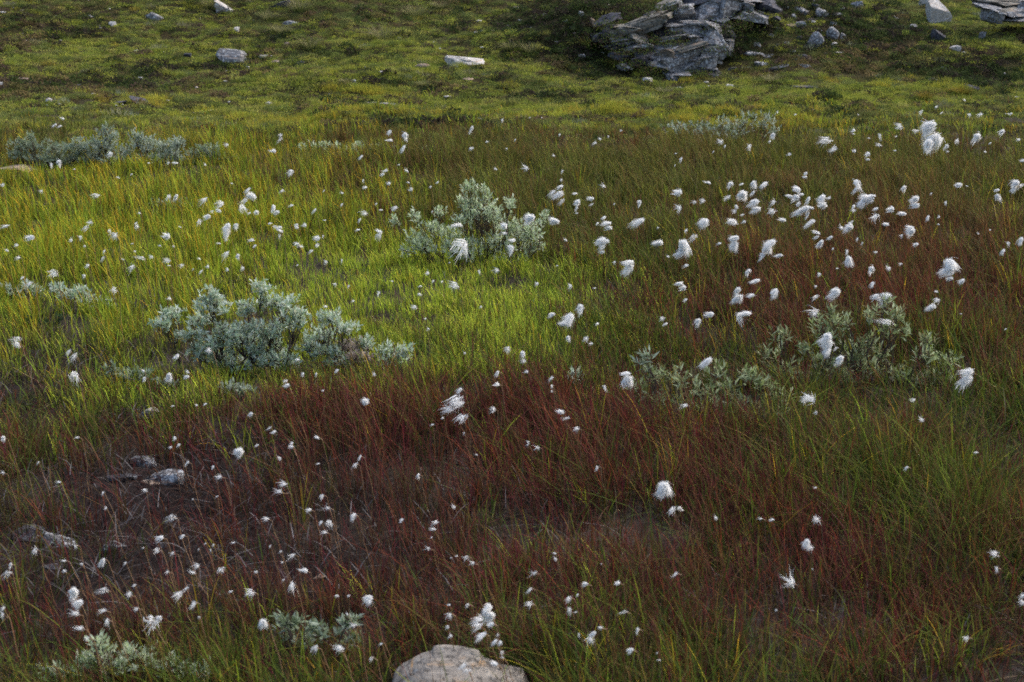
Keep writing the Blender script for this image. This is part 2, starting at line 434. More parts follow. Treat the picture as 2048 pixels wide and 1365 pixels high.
ROCKS = [  # u, v, w, h, kind, tilt, label
 (300, 828, 46, 24, 'pale', 2, 'flat pale grey stone with dark lichen specks lying in short grass below the silver willow'),
 (457, 115, 68, 32, 'grey', 3, 'low grey boulder patched with lime green lichen on the mossy slope'),
 (930, 122, 76, 22, 'pale', 2, 'long white topped rock with a mossy gap in its front on the green slope'),
 (845, 133, 30, 14, 'buff', -8, 'small pinkish buff stone just beside the long white topped rock'),
 (227, 50, 20, 13, 'pale', 0, 'small whitish stone with pink side high on the slope'),
 (473, 62, 16, 12, 'pale', 0, 'tiny bright white stone on moss above the lichened grey boulder'),
 (448, 20, 56, 20, 'pale2', 30, 'pale slanting slab sliding out of the heath at the slope top'),
 (310, 36, 40, 18, 'grey', 25, 'pale bent ledge stone on the upper mossy slope'),
 (585, 48, 34, 12, 'grey', -4, 'flat light grey stone half sunk beneath the pale tussocks'),
 (560, 12, 44, 14, 'dark', -12, 'dark green stone with a lichened edge at the slope top'),
 (283, 206, 50, 12, 'dark', 28, 'dark angular slab leaning on the meadow edge'),
 (235, 207, 34, 9, 'dark', -6, 'thin dark slab beside the leaning dark slab'),
 (268, 105, 24, 8, 'pale2', -5, 'pale grey sliver in bright moss midway up the slope'),
 (376, 112, 18, 12, 'dark', 0, 'small dark stone close to the lichened grey boulder'),
 (529, 115, 24, 9, 'pale', 0, 'small flat white stone next to a brown pebble on the slope'),
 (549, 125, 22, 8, 'buff', 0, 'brown pebble like stone under the small flat white stone'),
 (573, 88, 22, 7, 'buff', -6, 'thin buff flake below a pale grass tussock'),
 (600, 127, 18, 9, 'dark', 0, 'dusky purple stone sunk in the moss'),
 (46, 160, 26, 9, 'buff', 0, 'dull brown stone at the far end of the gravelly strip'),
 (85, 168, 30, 11, 'dark', 0, 'dark bluish stone in the gravelly strip'),
 (155, 172, 16, 8, 'grey', 0, 'small grey stone amid the gravelly strip'),
 (280, 160, 12, 9, 'pale', 0, 'tiny white stone standing in the gravelly strip'),
 (340, 169, 24, 5, 'pale2', -3, 'thin pale flake lying in the brown moss strip'),
 (494, 138, 10, 8, 'pale', 0, 'tiny white pebble on bare dark soil below the grey boulder'),
 (3, 172, 14, 12, 'pale', 0, 'whitish stone at the very edge of the slope'),
 (775, 210, 86, 12, 'grey', 5, 'long thin grey slab flush with the gold grass at the slope foot'),
 (705, 163, 20, 6, 'grey', 0, 'narrow grey flake beside a dark hollow in the moss'),
 (937, 159, 26, 7, 'buff', 4, 'small buff slab beneath the long white topped rock'),
 (965, 136, 12, 5, 'buff', 0, 'little buff chip at the foot of the white topped rock'),
 (772, 106, 26, 6, 'pale2', 0, 'greenish white flake on the moss mound'),
 (797, 78, 12, 7, 'pale', 0, 'tiny pale stone under the big pale tussocks'),
 (965, 63, 20, 5, 'grey', 0, 'thin grey flake in dark heath near the slope middle'),
 (1296, 160, 22, 10, 'pale', 4, 'whitish block on green moss beneath the rock outcrop'),
 (1345, 155, 34, 12, 'grey', 14, 'speckled grey slab tilted at the foot of the rock outcrop'),
 (1355, 177, 26, 6, 'grey', 0, 'narrow grey slab in front of the tilted speckled slab'),
 (1460, 173, 20, 7, 'pale', 6, 'small white stone on gold moss below the outcrop corner'),
 (1478, 141, 54, 12, 'dark', -2, 'low dark slab extending from the outcrop foot'),
 (1523, 130, 28, 11, 'grey', 4, 'rounded grey slab beyond the low dark slab'),
 (1556, 136, 46, 11, 'grey', -8, 'long grey slab under the scree bank'),
 (1440, 127, 10, 8, 'pale', 0, 'tiny white stone tucked against the outcrop corner'),
 (1607, 115, 34, 12, 'dark', 18, 'dark wedge stone with buff top on the scree bank'),
 (1640, 121, 30, 6, 'buff', 8, 'pale orange flake on the scree bank foot'),
 (1612, 133, 30, 8, 'grey', 16, 'thin tilted grey flake below the orange flake'),
 (1620, 176, 76, 9, 'dark', 2, 'long dark slab edge under bright yellow moss'),
 (1627, 84, 30, 32, 'grey', 48, 'steep white streaked slab leaning on the scree bank'),
 (1661, 72, 26, 26, 'grey', 40, 'dark and white leaning slab at the top of the scree bank'),
 (1687, 74, 12, 14, 'pale', 10, 'small upright white stone next to the leaning slabs'),
 (1670, 93, 16, 12, 'pale2', 0, 'pale stone wedged beneath the leaning slabs'),
 (1541, 72, 16, 9, 'pale', 0, 'small white stone on heath beside the scree bank'),
 (1515, 92, 14, 11, 'pale2', 0, 'small pale block below the heathy ledge'),
 (1508, 108, 44, 14, 'grey', 12, 'broken grey slab beneath the heathy ledge'),
 (1535, 115, 30, 10, 'grey', -10, 'lichened grey stone beside the broken grey slab'),
 (1622, 40, 22, 10, 'buff', 0, 'rounded brown stone up on the scree bank'),
 (1645, 28, 26, 26, 'grey', -45, 'grey block leaning uphill on the scree bank'),
 (1605, 22, 40, 18, 'grey', 20, 'light grey slab at the scree bank top'),
 (1584, 36, 24, 16, 'grey', 0, 'bluish grey block under the light grey slab'),
 (1580, 52, 22, 8, 'buff', 0, 'pinkish flake in the scree'),
 (1600, 50, 22, 12, 'grey', -10, 'small lichened block in the scree'),
 (1667, 50, 18, 10, 'grey', 14, 'small grey flake on the edge of the scree'),
 (1533, 6, 16, 18, 'buff', 12, 'rust stained block perched above the scree bank'),
 (1517, 28, 30, 20, 'dark', 20, 'dark tilted slab above the heathy ledge'),
 (1873, 30, 56, 46, 'pale', -18, 'big white block lying on the upper slope'),
 (1855, 6, 34, 20, 'pale', 12, 'smaller white lump touching the big white block'),
 (1882, 76, 50, 22, 'dark', 30, 'dark split slab tipped over below the big white block'),
 (1911, 98, 28, 13, 'pale', 6, 'white loaf shaped stone under the tipped dark slab'),
 (1828, 56, 20, 14, 'grey', 0, 'small grey stone beneath the big white block'),
 (1792, 38, 18, 9, 'grey', 24, 'narrow grey stone in the dark heath'),
 (1865, 162, 24, 11, 'grey', 6, 'bluish stone in a hollow at the slope foot'),
 (1965, 74, 14, 18, 'grey', 10, 'blue grey stone standing in bright bilberry heath'),
 (1955, 178, 50, 9, 'dark', 14, 'dark slab edge in the grass below the heath bank'),
 (1715, 12, 26, 16, 'grey', -10, 'grey stone at the slope top between scree and white block'),
 (1752, 155, 14, 6, 'grey', 0, 'small grey chip in the moss apron'),
 (1095, 32, 26, 10, 'grey', 0, 'pale stone in the dark peaty bank'),
 (1162, 30, 12, 12, 'pale', 0, 'pale pebble in the dark peaty bank beside the outcrop'),
 (1188, 48, 26, 14, 'buff', 35, 'buff splinter sticking out of the dark peaty bank'),
 (1210, 38, 16, 10, 'buff', 25, 'small buff splinter close to the outcrop'),
 (30, 340, 110, 16, 'brown', 1, 'flat brown slab exposed beside the long grey willow thicket'),
 (290, 925, 60, 22, 'grey', 3, 'lichened grey slab in the bare peat'),
 (330, 958, 84, 34, 'grey', -5, 'broad pale veined slab in the bare peat'),
 (250, 955, 70, 20, 'dark', 3, 'dark flat slab in the bare peat'),
 (300, 972, 44, 10, 'buff', 2, 'buff edged flake on the bare peat'),
 (60, 1070, 100, 34, 'dark', 6, 'sunken dark slab at the edge of the bare peat'),
 (120, 1090, 90, 26, 'grey', 10, 'lichen ringed dark slab in the bare peat'),
 (228, 1095, 54, 30, 'grey', -4, 'white lichened rock end sticking out of the peat'),
 (315, 1095, 40, 18, 'dark', 0, 'small dusky slab among red sedge stems'),
 (640, 1160, 60, 16, 'buff', 2, 'buff flat stone nearly hidden in red sedge'),
 (100, 1140, 60, 14, 'dark', 4, 'low dark slab in front of the lichen ringed slab'),
]
MK = {'grey': M_rock_grey, 'pale': M_rock_pale, 'buff': M_rock_buff, 'dark': M_rock_dark, 'brown': M_rock_buff, 'pale2': M_rock_pale}
for i, (u, v, w, h, k, t, lab) in enumerate(ROCKS):
    flat = h < w * 0.45
    o = put_rock('stone', lab, 'stone', u, v, w, h, MK[k], 100 + i * 3, depth=None, tilt=t, sub=4 if w > 40 else 3, strata=0.10 if flat else 0.05, boxy=0.6 if flat else 0.45)

for i, (u, v, w, h, k, lab) in enumerate([
    (1169, 61, 18, 8, 'grey', 'small grey fragment midway down the dark peaty bank'), (1204, 66, 14, 9, 'buff', 'small buff fragment by the outcrop tip in the peaty bank'), (1190, 73, 22, 8, 'grey', 'flat grey fragment low in the peaty bank'),
    (1207, 84, 12, 8, 'pale2', 'lowest pale fragment where the peaty bank meets green heath'), (1146, 55, 16, 7, 'grey', 'grey chip at the outer side of the peaty bank'), (1155, 71, 26, 7, 'buff', 'long buff flake at the foot of the peaty bank'),
    (1130, 44, 12, 7, 'grey', 'upper grey chip at the outer side of the peaty bank'), (1120, 62, 14, 6, 'buff', 'outermost buff chip of the peaty bank'),
    (1572, 88, 16, 9, 'grey', 'grey splinter above the buff topped wedge stone'), (1598, 78, 14, 10, 'dark', 'dark splinter just uphill of the steep streaked slab'), (1583, 104, 20, 8, 'grey', 'flat grey splinter touching the buff topped wedge stone'),
    (1560, 60, 18, 9, 'dark', 'dark splinter beside the pinkish flake in the scree'), (1640, 62, 16, 9, 'grey', 'grey splinter between the two leaning slabs'), (1655, 108, 18, 6, 'grey', 'thin grey splinter beneath the steep streaked slab'),
    (1590, 122, 16, 6, 'dark', 'dark splinter below the buff topped wedge stone'), (1555, 92, 20, 10, 'grey', 'grey splinter uphill of the lichened stone by the broken slab'), (1630, 14, 22, 12, 'dark', 'dark block at the scree bank top edge'),
    (1570, 16, 20, 12, 'grey', 'grey block between the outcrop and the scree bank top'), (1675, 30, 20, 9, 'grey', 'grey splinter on the outer top of the scree bank'), (1550, 40, 22, 14, 'dark', 'dark block closest to the outcrop on the scree bank')]):
    put_rock('stone', lab, 'stone', u, v, w, h, MK[k], 1300 + i, sub=2, tilt=random.uniform(-30, 30))
# outcrop: a stack of bedded slabs, each slab a part
oc_base = on_ray(1340, 148, 17.2); 
outcrop = empty('rock_outcrop', (oc_base[0], oc_base[1], float(height(oc_base[0], oc_base[1]))), 'big bedded grey rock outcrop jutting from the hillside above the moss', 'rock outcrop')
SLABS = [ # u, v, w, h, tilt(+ = falls to the right), ydist, kind, depth
 (1285, 50, 130, 26, -17, 17.30, 'buff', .7), (1262, 62, 60, 20, -4, 17.25, 'buff', .5), (1320, 40, 60, 16, -22, 17.30, 'buff', .5), (1275, 74, 60, 22, 8, 17.28, 'buff', .6),
 (1250, 84, 60, 14, -6, 17.22, 'grey', .5), (1275, 92, 70, 14, -14, 17.25, 'grey', .5), (1258, 98, 40, 10, -5, 17.2, 'grey', .4),
 (1335, 60, 70, 50, -6, 17.55, 'dark', .5), (1378, 62, 96, 30, -4, 17.35, 'grey', .7), (1382, 48, 92, 12, -2, 17.4, 'grey', .7), (1360, 75, 80, 10, -8, 17.3, 'grey', .5),
 (1370, 28, 60, 34, 0, 17.6, 'grey', .6), (1415, 22, 60, 60, 12, 17.65, 'grey', .7), (1405, 60, 40, 40, 0, 17.5, 'grey', .5), (1345, 20, 50, 24, -20, 17.65, 'grey', .5),
 (1375, 85, 90, 12, -3, 17.32, 'grey', .6), (1395, 100, 86, 50, -4, 17.2, 'grey', .7), (1340, 98, 90, 34, -10, 17.22, 'grey', .6), (1335, 112, 70, 30, -3, 17.12, 'buff2', .5),
 (1285, 112, 60, 32, -12, 17.15, 'dark', .5), (1275, 126, 50, 24, 0, 17.1, 'dark', .4), (1330, 134, 70, 28, 4, 17.05, 'grey', .5), (1390, 130, 80, 38, -2, 17.05, 'grey', .5), (1415, 118, 44, 46, 6, 17.05, 'grey', .5),
 (1350, 148, 80, 14, 0, 16.98, 'grey', .4), (1420, 146, 60, 14, 4, 16.98, 'dark', .4), (1375, 90, 60, 10, -16, 17.12, 'buff', .4),
 (1460, 18, 50, 44, 14, 17.75, 'grey', .7), (1495, 12, 60, 26, 4, 17.85, 'grey', .6), (1470, 2, 110, 12, -2, 17.9, 'grey', .7), (1440, 40, 40, 20, 10, 17.6, 'grey', .5),
 (1380, 2, 110, 22, -8, 17.85, 'dark', .7), (1340, 8, 60, 10, -18, 17.8, 'buff', .5),
 (1240, 112, 50, 16, -8, 17.2, 'dark', .4), (1225, 62, 40, 20, 0, 17.45, 'dark', .4), (1445, 70, 60, 36, 8, 17.5, 'dark', .6), (1455, 95, 46, 26, 4, 17.35, 'grey', .5), (1500, 34, 70, 30, 12, 17.7, 'grey', .6), (1535, 14, 60, 26, 6, 17.8, 'dark', .6), (1420, 84, 60, 60, 10, 17.2, 'grey', .6), (1350, 122, 110, 44, -8, 17.0, 'grey', .6), (1240, 92, 70, 18, -4, 17.3, 'dark', .5), (1205, 76, 50, 20, 0, 17.5, 'dark', .5), (1220, 40, 60, 18, -12, 17.6, 'dark', .5), (1250, 136, 40, 14, 0, 17.0, 'grey', .4), (1300, 30, 40, 12, -10, 17.6, 'dark', .4)]
MK['buff2'] = rock_mat('weathered_outcrop', (0.04, 0.035, 0.035), (0.12, 0.10, 0.08), (0.22, 0.18, 0.14), (0.34, 0.36, 0.36), (0.20, 0.13, 0.08), 0.8)
MK['outbuff'] = rock_mat('lichen_crusted_slab', (0.03, 0.03, 0.03), (0.17, 0.155, 0.13), (0.38, 0.35, 0.29), (0.07, 0.085, 0.08), (0.30, 0.2, 0.13), .6, lichen_amt=0.54, stretch=(.6, 1, 5))
MK['grey'] = M_rock_grey
for i, (u, v, w, h, t, yd, k, dp) in enumerate(SLABS):
    kk = 'outbuff' if k == 'buff' else k
    put_rock('slab', None, None, u, v, w, h * 1.15, MK[kk], 700 + i * 5, depth=dp, tilt=t, yaw=random.uniform(-.25, .25), sub=4, strata=0.20, boxy=0.74, cuts=13, parent=outcrop, ydist=yd, sink=0.25, rough=0.06)
V_, F_, C_ = [], [], []
rs_ = np.random.RandomState(77)
for u, v, yd, n_, sp_ in [(1312, 82, 16.95, 260, 16), (1335, 88, 16.95, 200, 14), (1248, 104, 16.95, 260, 16), (1290, 102, 16.9, 160, 12), (1262, 130, 16.8, 300, 18), (1300, 138, 16.8, 200, 14), (1362, 84, 17.0, 120, 10),
                         (1448, 62, 17.3, 500, 26), (1470, 50, 17.4, 400, 22), (1438, 100, 17.0, 300, 16), (1300, 24, 17.4, 400, 22), (1330, 14, 17.5, 300, 20), (1225, 80, 17.2, 500, 24), (1215, 50, 17.4, 400, 20), (1410, 150, 16.8, 200, 16), (1350, 66, 17.2, 120, 12), (1500, 30, 17.6, 240, 16)]:
    for k_ in range(n_):
        c_ = on_ray(u + rs_.normal(0, sp_), v + rs_.normal(0, sp_ * .38), yd + rs_.normal(0, .08)) - A_(outcrop.location)
        d_ = rs_.normal(size=3); d_ /= np.linalg.norm(d_); e_ = np.cross(d_, rs_.normal(size=3)); e_ /= np.linalg.norm(e_)
        L_ = rs_.uniform(.012, .028); k0 = len(V_)
        V_ += [c_, c_ + d_ * L_ * .5 + e_ * .006, c_ + d_ * L_, c_ + d_ * L_ * .5 - e_ * .006]; F_.append((k0, k0 + 1, k0 + 2, k0 + 3))
        C_ += [A_([(.06, .09, .02), (.035, .05, .018), (.10, .13, .025), (.07, .045, .03), (.03, .03, .02)][rs_.randint(5)])] * 4
add('heath', make_mesh('heath', V_, F_, M_grass, A_(C_)), outcrop)['kind'] = 'stuff'
# second ledge at the top corner
lb = on_ray(2010, 40, 18.0)
ledge = empty('rock_ledge', (lb[0], lb[1], float(height(lb[0], lb[1]))), 'low banded pinkish grey rock ledge beyond the bright bilberry heath', 'rock ledge')
for i, (u, v, w, h, t) in enumerate([(2010, 8, 110, 16, 4), (2035, 26, 90, 16, 0), (2000, 22, 70, 14, -3), (2040, 40, 70, 12, 3), (1985, 34, 30, 22, 20), (2070, 14, 80, 22, 0), (2080, 36, 60, 20, 0), (1975, 12, 50, 12, 10)]):
    put_rock('slab', None, None, u, v, w, h * 1.1, MK['outbuff' if i in (0, 2) else 'grey'], 900 + i * 7, depth=.6, tilt=t, sub=4, strata=0.14, boxy=0.68, cuts=6, parent=ledge, ydist=18.0 - v * .006, rough=0.08)

# ------------------------------------------------------------------ blades of grass (every blade its own geometry)
def blades(name, root, az, lean, curl, h, w, cb, ct, mat, segs=3, wind=-0.05):
    N = len(root)
    ts = np.array([0, .4, .74, 1.0]) if segs == 3 else np.array([0, .58, 1.0])
    dirx, diry = np.cos(az), np.sin(az)
    wx, wy = -diry, dirx
    K = 2 * segs + 1
    V = np.zeros((N, K, 3), np.float32); Cc = np.zeros((N, K, 3), np.float32)
    for s, t in enumerate(ts):
        r = (lean * t + curl * t * t) * h
        cx = root[:, 0] + dirx * r + wind * t * t * h
        cy = root[:, 1] + diry * r
        cz = root[:, 2] + h * t * (1 - 0.32 * np.clip(curl + lean * .5, 0, 1.6) * t) - 0.01 * (s == 0)
        ww = w * (1 - 0.75 * t ** 1.6) / 2
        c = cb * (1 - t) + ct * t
        if s < len(ts) - 1:
            V[:, 2 * s, 0] = cx - wx * ww; V[:, 2 * s, 1] = cy - wy * ww; V[:, 2 * s, 2] = cz
            V[:, 2 * s + 1, 0] = cx + wx * ww; V[:, 2 * s + 1, 1] = cy + wy * ww; V[:, 2 * s + 1, 2] = cz
            Cc[:, 2 * s] = c; Cc[:, 2 * s + 1] = c
        else:
            V[:, K - 1] = np.stack([cx, cy, cz], -1); Cc[:, K - 1] = ct
    loc = []; st = [0]
    for s in range(segs - 1):
        loc += [2 * s, 2 * s + 1, 2 * s + 3, 2 * s + 2]; st.append(len(loc))
    loc += [K - 3, K - 2, K - 1]
    base = np.arange(N) * K
    loops = (base[:, None] + np.array(loc)[None]).ravel()
    starts = (np.arange(N)[:, None] * len(loc) + np.array(st)[None]).ravel()
    return V.reshape(-1, 3), loops, starts, Cc.reshape(-1, 3)

def merge(parts):
    Vs, Ls, Ss, Cs = [], [], [], []; vo = lo = 0
    for V, l, s, c in parts:
        Vs.append(V); Ls.append(l + vo); Ss.append(s + lo); Cs.append(c); vo += len(V); lo += len(l)
    return np.concatenate(Vs), np.concatenate(Ls), np.concatenate(Ss), np.concatenate(Cs)

A = np.array
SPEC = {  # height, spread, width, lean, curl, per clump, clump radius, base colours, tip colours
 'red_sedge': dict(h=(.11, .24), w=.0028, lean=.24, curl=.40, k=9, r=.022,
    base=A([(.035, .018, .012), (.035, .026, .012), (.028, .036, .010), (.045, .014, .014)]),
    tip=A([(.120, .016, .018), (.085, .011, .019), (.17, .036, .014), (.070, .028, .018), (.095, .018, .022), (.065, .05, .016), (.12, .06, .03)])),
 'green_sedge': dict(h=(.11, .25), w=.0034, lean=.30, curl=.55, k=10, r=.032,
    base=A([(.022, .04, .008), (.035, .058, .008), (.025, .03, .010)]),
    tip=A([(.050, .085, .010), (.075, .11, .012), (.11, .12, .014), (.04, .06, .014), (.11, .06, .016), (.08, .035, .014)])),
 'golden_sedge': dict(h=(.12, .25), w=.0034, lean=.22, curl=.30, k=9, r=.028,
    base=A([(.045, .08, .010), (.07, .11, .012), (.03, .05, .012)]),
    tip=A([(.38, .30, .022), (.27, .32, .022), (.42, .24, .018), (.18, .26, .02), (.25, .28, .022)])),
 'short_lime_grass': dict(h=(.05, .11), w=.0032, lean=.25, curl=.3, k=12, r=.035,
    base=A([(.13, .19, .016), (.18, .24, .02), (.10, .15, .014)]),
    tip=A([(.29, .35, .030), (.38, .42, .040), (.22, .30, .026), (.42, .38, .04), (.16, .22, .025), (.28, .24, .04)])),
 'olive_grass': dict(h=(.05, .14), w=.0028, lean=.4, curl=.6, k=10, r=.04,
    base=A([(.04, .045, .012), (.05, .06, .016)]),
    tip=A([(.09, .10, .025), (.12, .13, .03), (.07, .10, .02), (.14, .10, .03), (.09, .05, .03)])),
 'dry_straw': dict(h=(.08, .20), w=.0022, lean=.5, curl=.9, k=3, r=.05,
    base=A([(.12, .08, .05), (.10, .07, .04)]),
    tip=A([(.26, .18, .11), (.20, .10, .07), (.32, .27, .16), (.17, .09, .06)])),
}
BANDS = [(2.55, 4.5, 8800, .85, 3), (4.5, 6.5, 6200, 1.1, 3), (6.5, 9.0, 4300, 1.3, 3), (9.0, 12.5, 2900, 1.7, 2), (12.5, 16.6, 1500, 2.2, 2)]
store = {k: [] for k in SPEC}
names = list(SPEC)
for (y0, y1, dens, wf, segs) in BANDS:
    K = 11.0
    wmax = 0.345 * y1 + 0.95
    n = int(dens / K * (y1 - y0) * 2 * wmax * 1.25)
    cx = RS.uniform(-wmax, wmax, n); cy = RS.uniform(y0, y1, n)
    keep = np.abs(cx) < 0.345 * cy + 0.95
    cx, cy = cx[keep], cy[keep]
    tall = np.clip(fbm(cx * 2.2, cy * 1.5, octaves=3, seed=400) * .5 + 0.95, .6, 1.35)
    nr = np.clip(1 + 1.5 * fbm(cx * 2.8, cy * 1.6, octaves=4, seed=301), .1, 3); ng = np.clip(1 + 1.5 * fbm(cx * 2.4, cy * 1.5, octaves=4, seed=322), .1, 3)
    redw = field(RED, cx, cy); redw = redw * (1 - .35 * smooth(7, 10, cy))
    W = np.stack([
        (0.13 + redw * 1.1) * nr,
        (0.45 + field(GREEN, cx, cy) * .85) * ng,
        (0.05 + 0.45 * smooth(12.8, 14.2, cy) + field(GOLD, cx, cy)) * (1 + .8 * fbm(cx * 3, cy * 2, octaves=2, seed=340)),
        0.02 + field(LIME, cx, cy, .15),
        0.12 + field(OLIVE, cx, cy) + 0.8 * smooth(13.0, 15.0, cy),
        0.035 + 0 * cx], 0)
    W = np.clip(W, 0.001, None) ** .95
    W /= W.sum(0)
    cum = np.cumsum(W, 0); rr = RS.rand(len(cx))
    sp = (rr[None] > cum).sum(0).clip(0, 5)
    bare = np.clip(field(BARE, cx, cy), 0, .95)
    clumpy = np.clip(0.75 + 1.3 * fbm(cx * 5, cy * 5, octaves=3, seed=350), 0.06, 1)
    edge_y = cy + 1.3 * fbm(cx * .8, cy * .8, octaves=3, seed=430)
    fade = 1 - 0.95 * smooth(12.7, 15.3, edge_y)
    ok = (RS.rand(len(cx)) > bare) & (RS.rand(len(cx)) < clumpy) & (RS.rand(len(cx)) < fade)
    # keep the boulder's face open
    ok &= ~((np.abs(cx - BOULDER_LOC.x - .03) < 0.22) & (cy > BOULDER_LOC.y - 0.5) & (cy < BOULDER_LOC.y + 0.17) & (RS.rand(len(cx)) < np.where(cx > BOULDER_LOC.x + .10, .72, .86)))
    cx, cy, sp, tall = cx[ok], cy[ok], sp[ok], tall[ok]
    short = 1 - 0.52 * np.clip(field(SHORT, cx, cy), 0, 1)
    short *= 1 - 0.6 * smooth(11.8, 14.5, cy)
    short *= 1 - np.clip(field(LOW, cx, cy, .03), 0, .8)
    short *= 1 - .22 * (1 - smooth(3.2, 4.8, cy))
    bsh = 1 - 0.3 * np.clip(field(BARE, cx, cy), 0, 1)
    for si, nm in enumerate(names):
        S = SPEC[nm]; m_ = sp == si
        if not m_.any(): continue
        kk = S['k'] + 0 * cx[m_].astype(int)
        ccx, ccy = np.repeat(cx[m_], kk), np.repeat(cy[m_], kk)
        N = len(ccx)
        ang = RS.uniform(0, 2 * math.pi, N); rad = S['r'] * np.sqrt(RS.rand(N)) * 1.8
        x = ccx + np.cos(ang) * rad; y = ccy + np.sin(ang) * rad
        z = height(x, y)
        h = RS.uniform(*S['h'], N) * np.repeat((tall * short * bsh)[m_] if nm != 'short_lime_grass' else (tall * bsh)[m_], kk)
        h *= np.where(RS.rand(N) < .06, 1.2, 1.0)
        lean = np.abs(RS.normal(0, S['lean'], N)); curl = np.abs(RS.normal(0, S['curl'], N))
        az = ang + RS.normal(0, .7, N)
        w = S['w'] * wf * RS.uniform(.6, 1.3, N)
        cvar = 1.3 * RS.uniform(.42, 1.6, (N, 1)) * np.repeat(RS.uniform(.8, 1.2, (len(cx[m_]), 1)), kk, 0)
        clump_pick = np.repeat(RS.randint(0, len(S['tip']), m_.sum()), kk)
        pick = np.where(RS.rand(N) < .55, clump_pick, RS.randint(0, len(S['tip']), N))
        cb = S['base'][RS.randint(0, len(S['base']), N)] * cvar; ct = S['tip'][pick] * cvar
        if nm in ('red_sedge', 'green_sedge'):      # both go duller with distance along the meadow, redder blades are brown there
            f = smooth(5.5, 10.5, y)[:, None] * .42
            ct = ct * (1 - f) + A([.15, .125, .03]) * f * cvar
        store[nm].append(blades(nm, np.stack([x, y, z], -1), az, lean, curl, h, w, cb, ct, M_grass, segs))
LAB = {'red_sedge': 'maroon and rust red sedge blades spread over the wet meadow', 'green_sedge': 'tall dark green sedge blades across the meadow',
       'golden_sedge': 'yellow tipped golden green sedge around the willows', 'short_lime_grass': 'short bright lime green grass lawn behind the silver willow',
       'olive_grass': 'short dull olive grass at the meadow edges', 'dry_straw': 'thin dry straw coloured stalks scattered through the grass'}
for nm in names:
    Vv, l, s, c = merge(store[nm])
    o = add(nm, big_mesh(nm, Vv, l, s, M_grass, c)); tag(o, LAB[nm], 'grass', kind='stuff')
store = None

# flat litter of dead blades on the peat
n = 70000
x = RS.uniform(-2.8, 2.8, n); y = RS.uniform(2.8, 8.0, n)
bw = np.clip(field(BARE, x, y), 0, 1)
k = (RS.rand(n) < 0.12 + bw) & (np.abs(x) < .345 * y + .8)
x, y = x[k], y[k]; N = len(x)
cols = A([(.17, .155, .15), (.08, .065, .06), (.30, .28, .28), (.09, .03, .025), (.05, .04, .04), (.12, .07, .05)])[RS.randint(0, 6, N)] * RS.uniform(.15, 1.1, (N, 1)) * .62
B_ = blades('litter', np.stack([x, y, height(x, y) + RS.uniform(.008, .03, N)], -1), RS.uniform(0, 6.28, N), RS.uniform(1.2, 3, N), RS.uniform(-.6, .6, N), RS.uniform(.02, .05, N), .0028 * RS.uniform(.6, 1.4, N), cols * .8, cols, M_litter, 3, 0)
tag(add('dead_litter', big_mesh('dead_litter', *B_[:3], M_litter, B_[3])), 'matted grey and brown dead blades lying on the bare peat', 'litter', kind='stuff')

# ------------------------------------------------------------------ hill cover: moss cushions, dwarf heath and short grass clumps
proto = bpy.data.collections.new('cover_forms')
def leafy(name, n, R, hh, ll, lw, upright, seed):
    rs = np.random.RandomState(seed); V = []; Fc = []
    for i in range(n):
        r = R * math.sqrt(rs.rand()); a = rs.uniform(0, 6.283)
        x0, y0 = r * math.cos(a), r * math.sin(a)
        z0 = hh * (1 - (r / R) ** 2) * rs.uniform(.55, 1.05)
        b = rs.uniform(0, 6.283); el = rs.uniform(-.2, .9) if not upright else rs.uniform(.7, 1.4)
        d = A([math.cos(b) * math.cos(el), math.sin(b) * math.cos(el), math.sin(el)])
        s = np.cross(d, rs.normal(size=3)); s /= np.linalg.norm(s)
        L = ll * rs.uniform(.6, 1.3); c = A([x0, y0, z0]); k = len(V)
        V += [c, c + d * L * .5 + s * lw, c + d * L, c + d * L * .5 - s * lw]; Fc.append((k, k + 1, k + 2, k + 3))
    me = make_mesh(name, V, Fc, M_cover); o = bpy.data.objects.new(name, me); proto.objects.link(o)
leafy('a_moss', 90, .085, .035, .016, .0045, False, 1)
leafy('b_moss', 80, .075, .028, .020, .005, False, 2)
leafy('c_heath', 80, .085, .055, .026, .006, False, 3)
leafy('d_heath', 70, .09, .07, .024, .005, False, 4)
leafy('e_turf', 60, .075, .012, .055, .0022, True, 5)
leafy('f_turf', 60, .08, .010, .075, .0022, True, 6)

n = 46000
x = RS.uniform(-9, 9, n); y = RS.uniform(12.6, 23.5, n)
k = (np.abs(x) < .345 * y + 1.3) & (RS.rand(n) < smooth(12.4, 14.4, y) + .05) & (RS.rand(n) < 1 - .35 * smooth(18, 23, y))
x, y = x[k], y[k]; N = len(x)
lime = .60 + field(H_LIME, x, y, .3) + .55 * fbm(x * 1.1, y * 1.3, octaves=3, seed=600)
mid = .9 + .4 * fbm(x * 1.5, y * 1.5, octaves=3, seed=610)
dark = .17 + field(H_DARK, x, y, .25) * 1.8 + .9 * fbm(x * 1.6, y * 1.8, octaves=3, seed=620)
brown = .12 + field(H_BROWN, x, y, .3) + .7 * fbm(x * 1.3 + 3, y * 1.6, octaves=3, seed=630)
gold = .0 + field(H_GOLD, x, y, .25) + 0.3 * fbm(x * 1.6 + 8, y * 1.9, octaves=2, seed=640) + .05
pale = .10 + .22 * fbm(x * 2.6, y * 2.6, octaves=2, seed=650)
W = np.clip(np.stack([lime, mid, dark, brown, gold, pale]), .005, None) ** 2.2
W /= W.sum(0)
sp = (RS.rand(N)[None] > np.cumsum(W, 0)).sum(0).clip(0, 5)
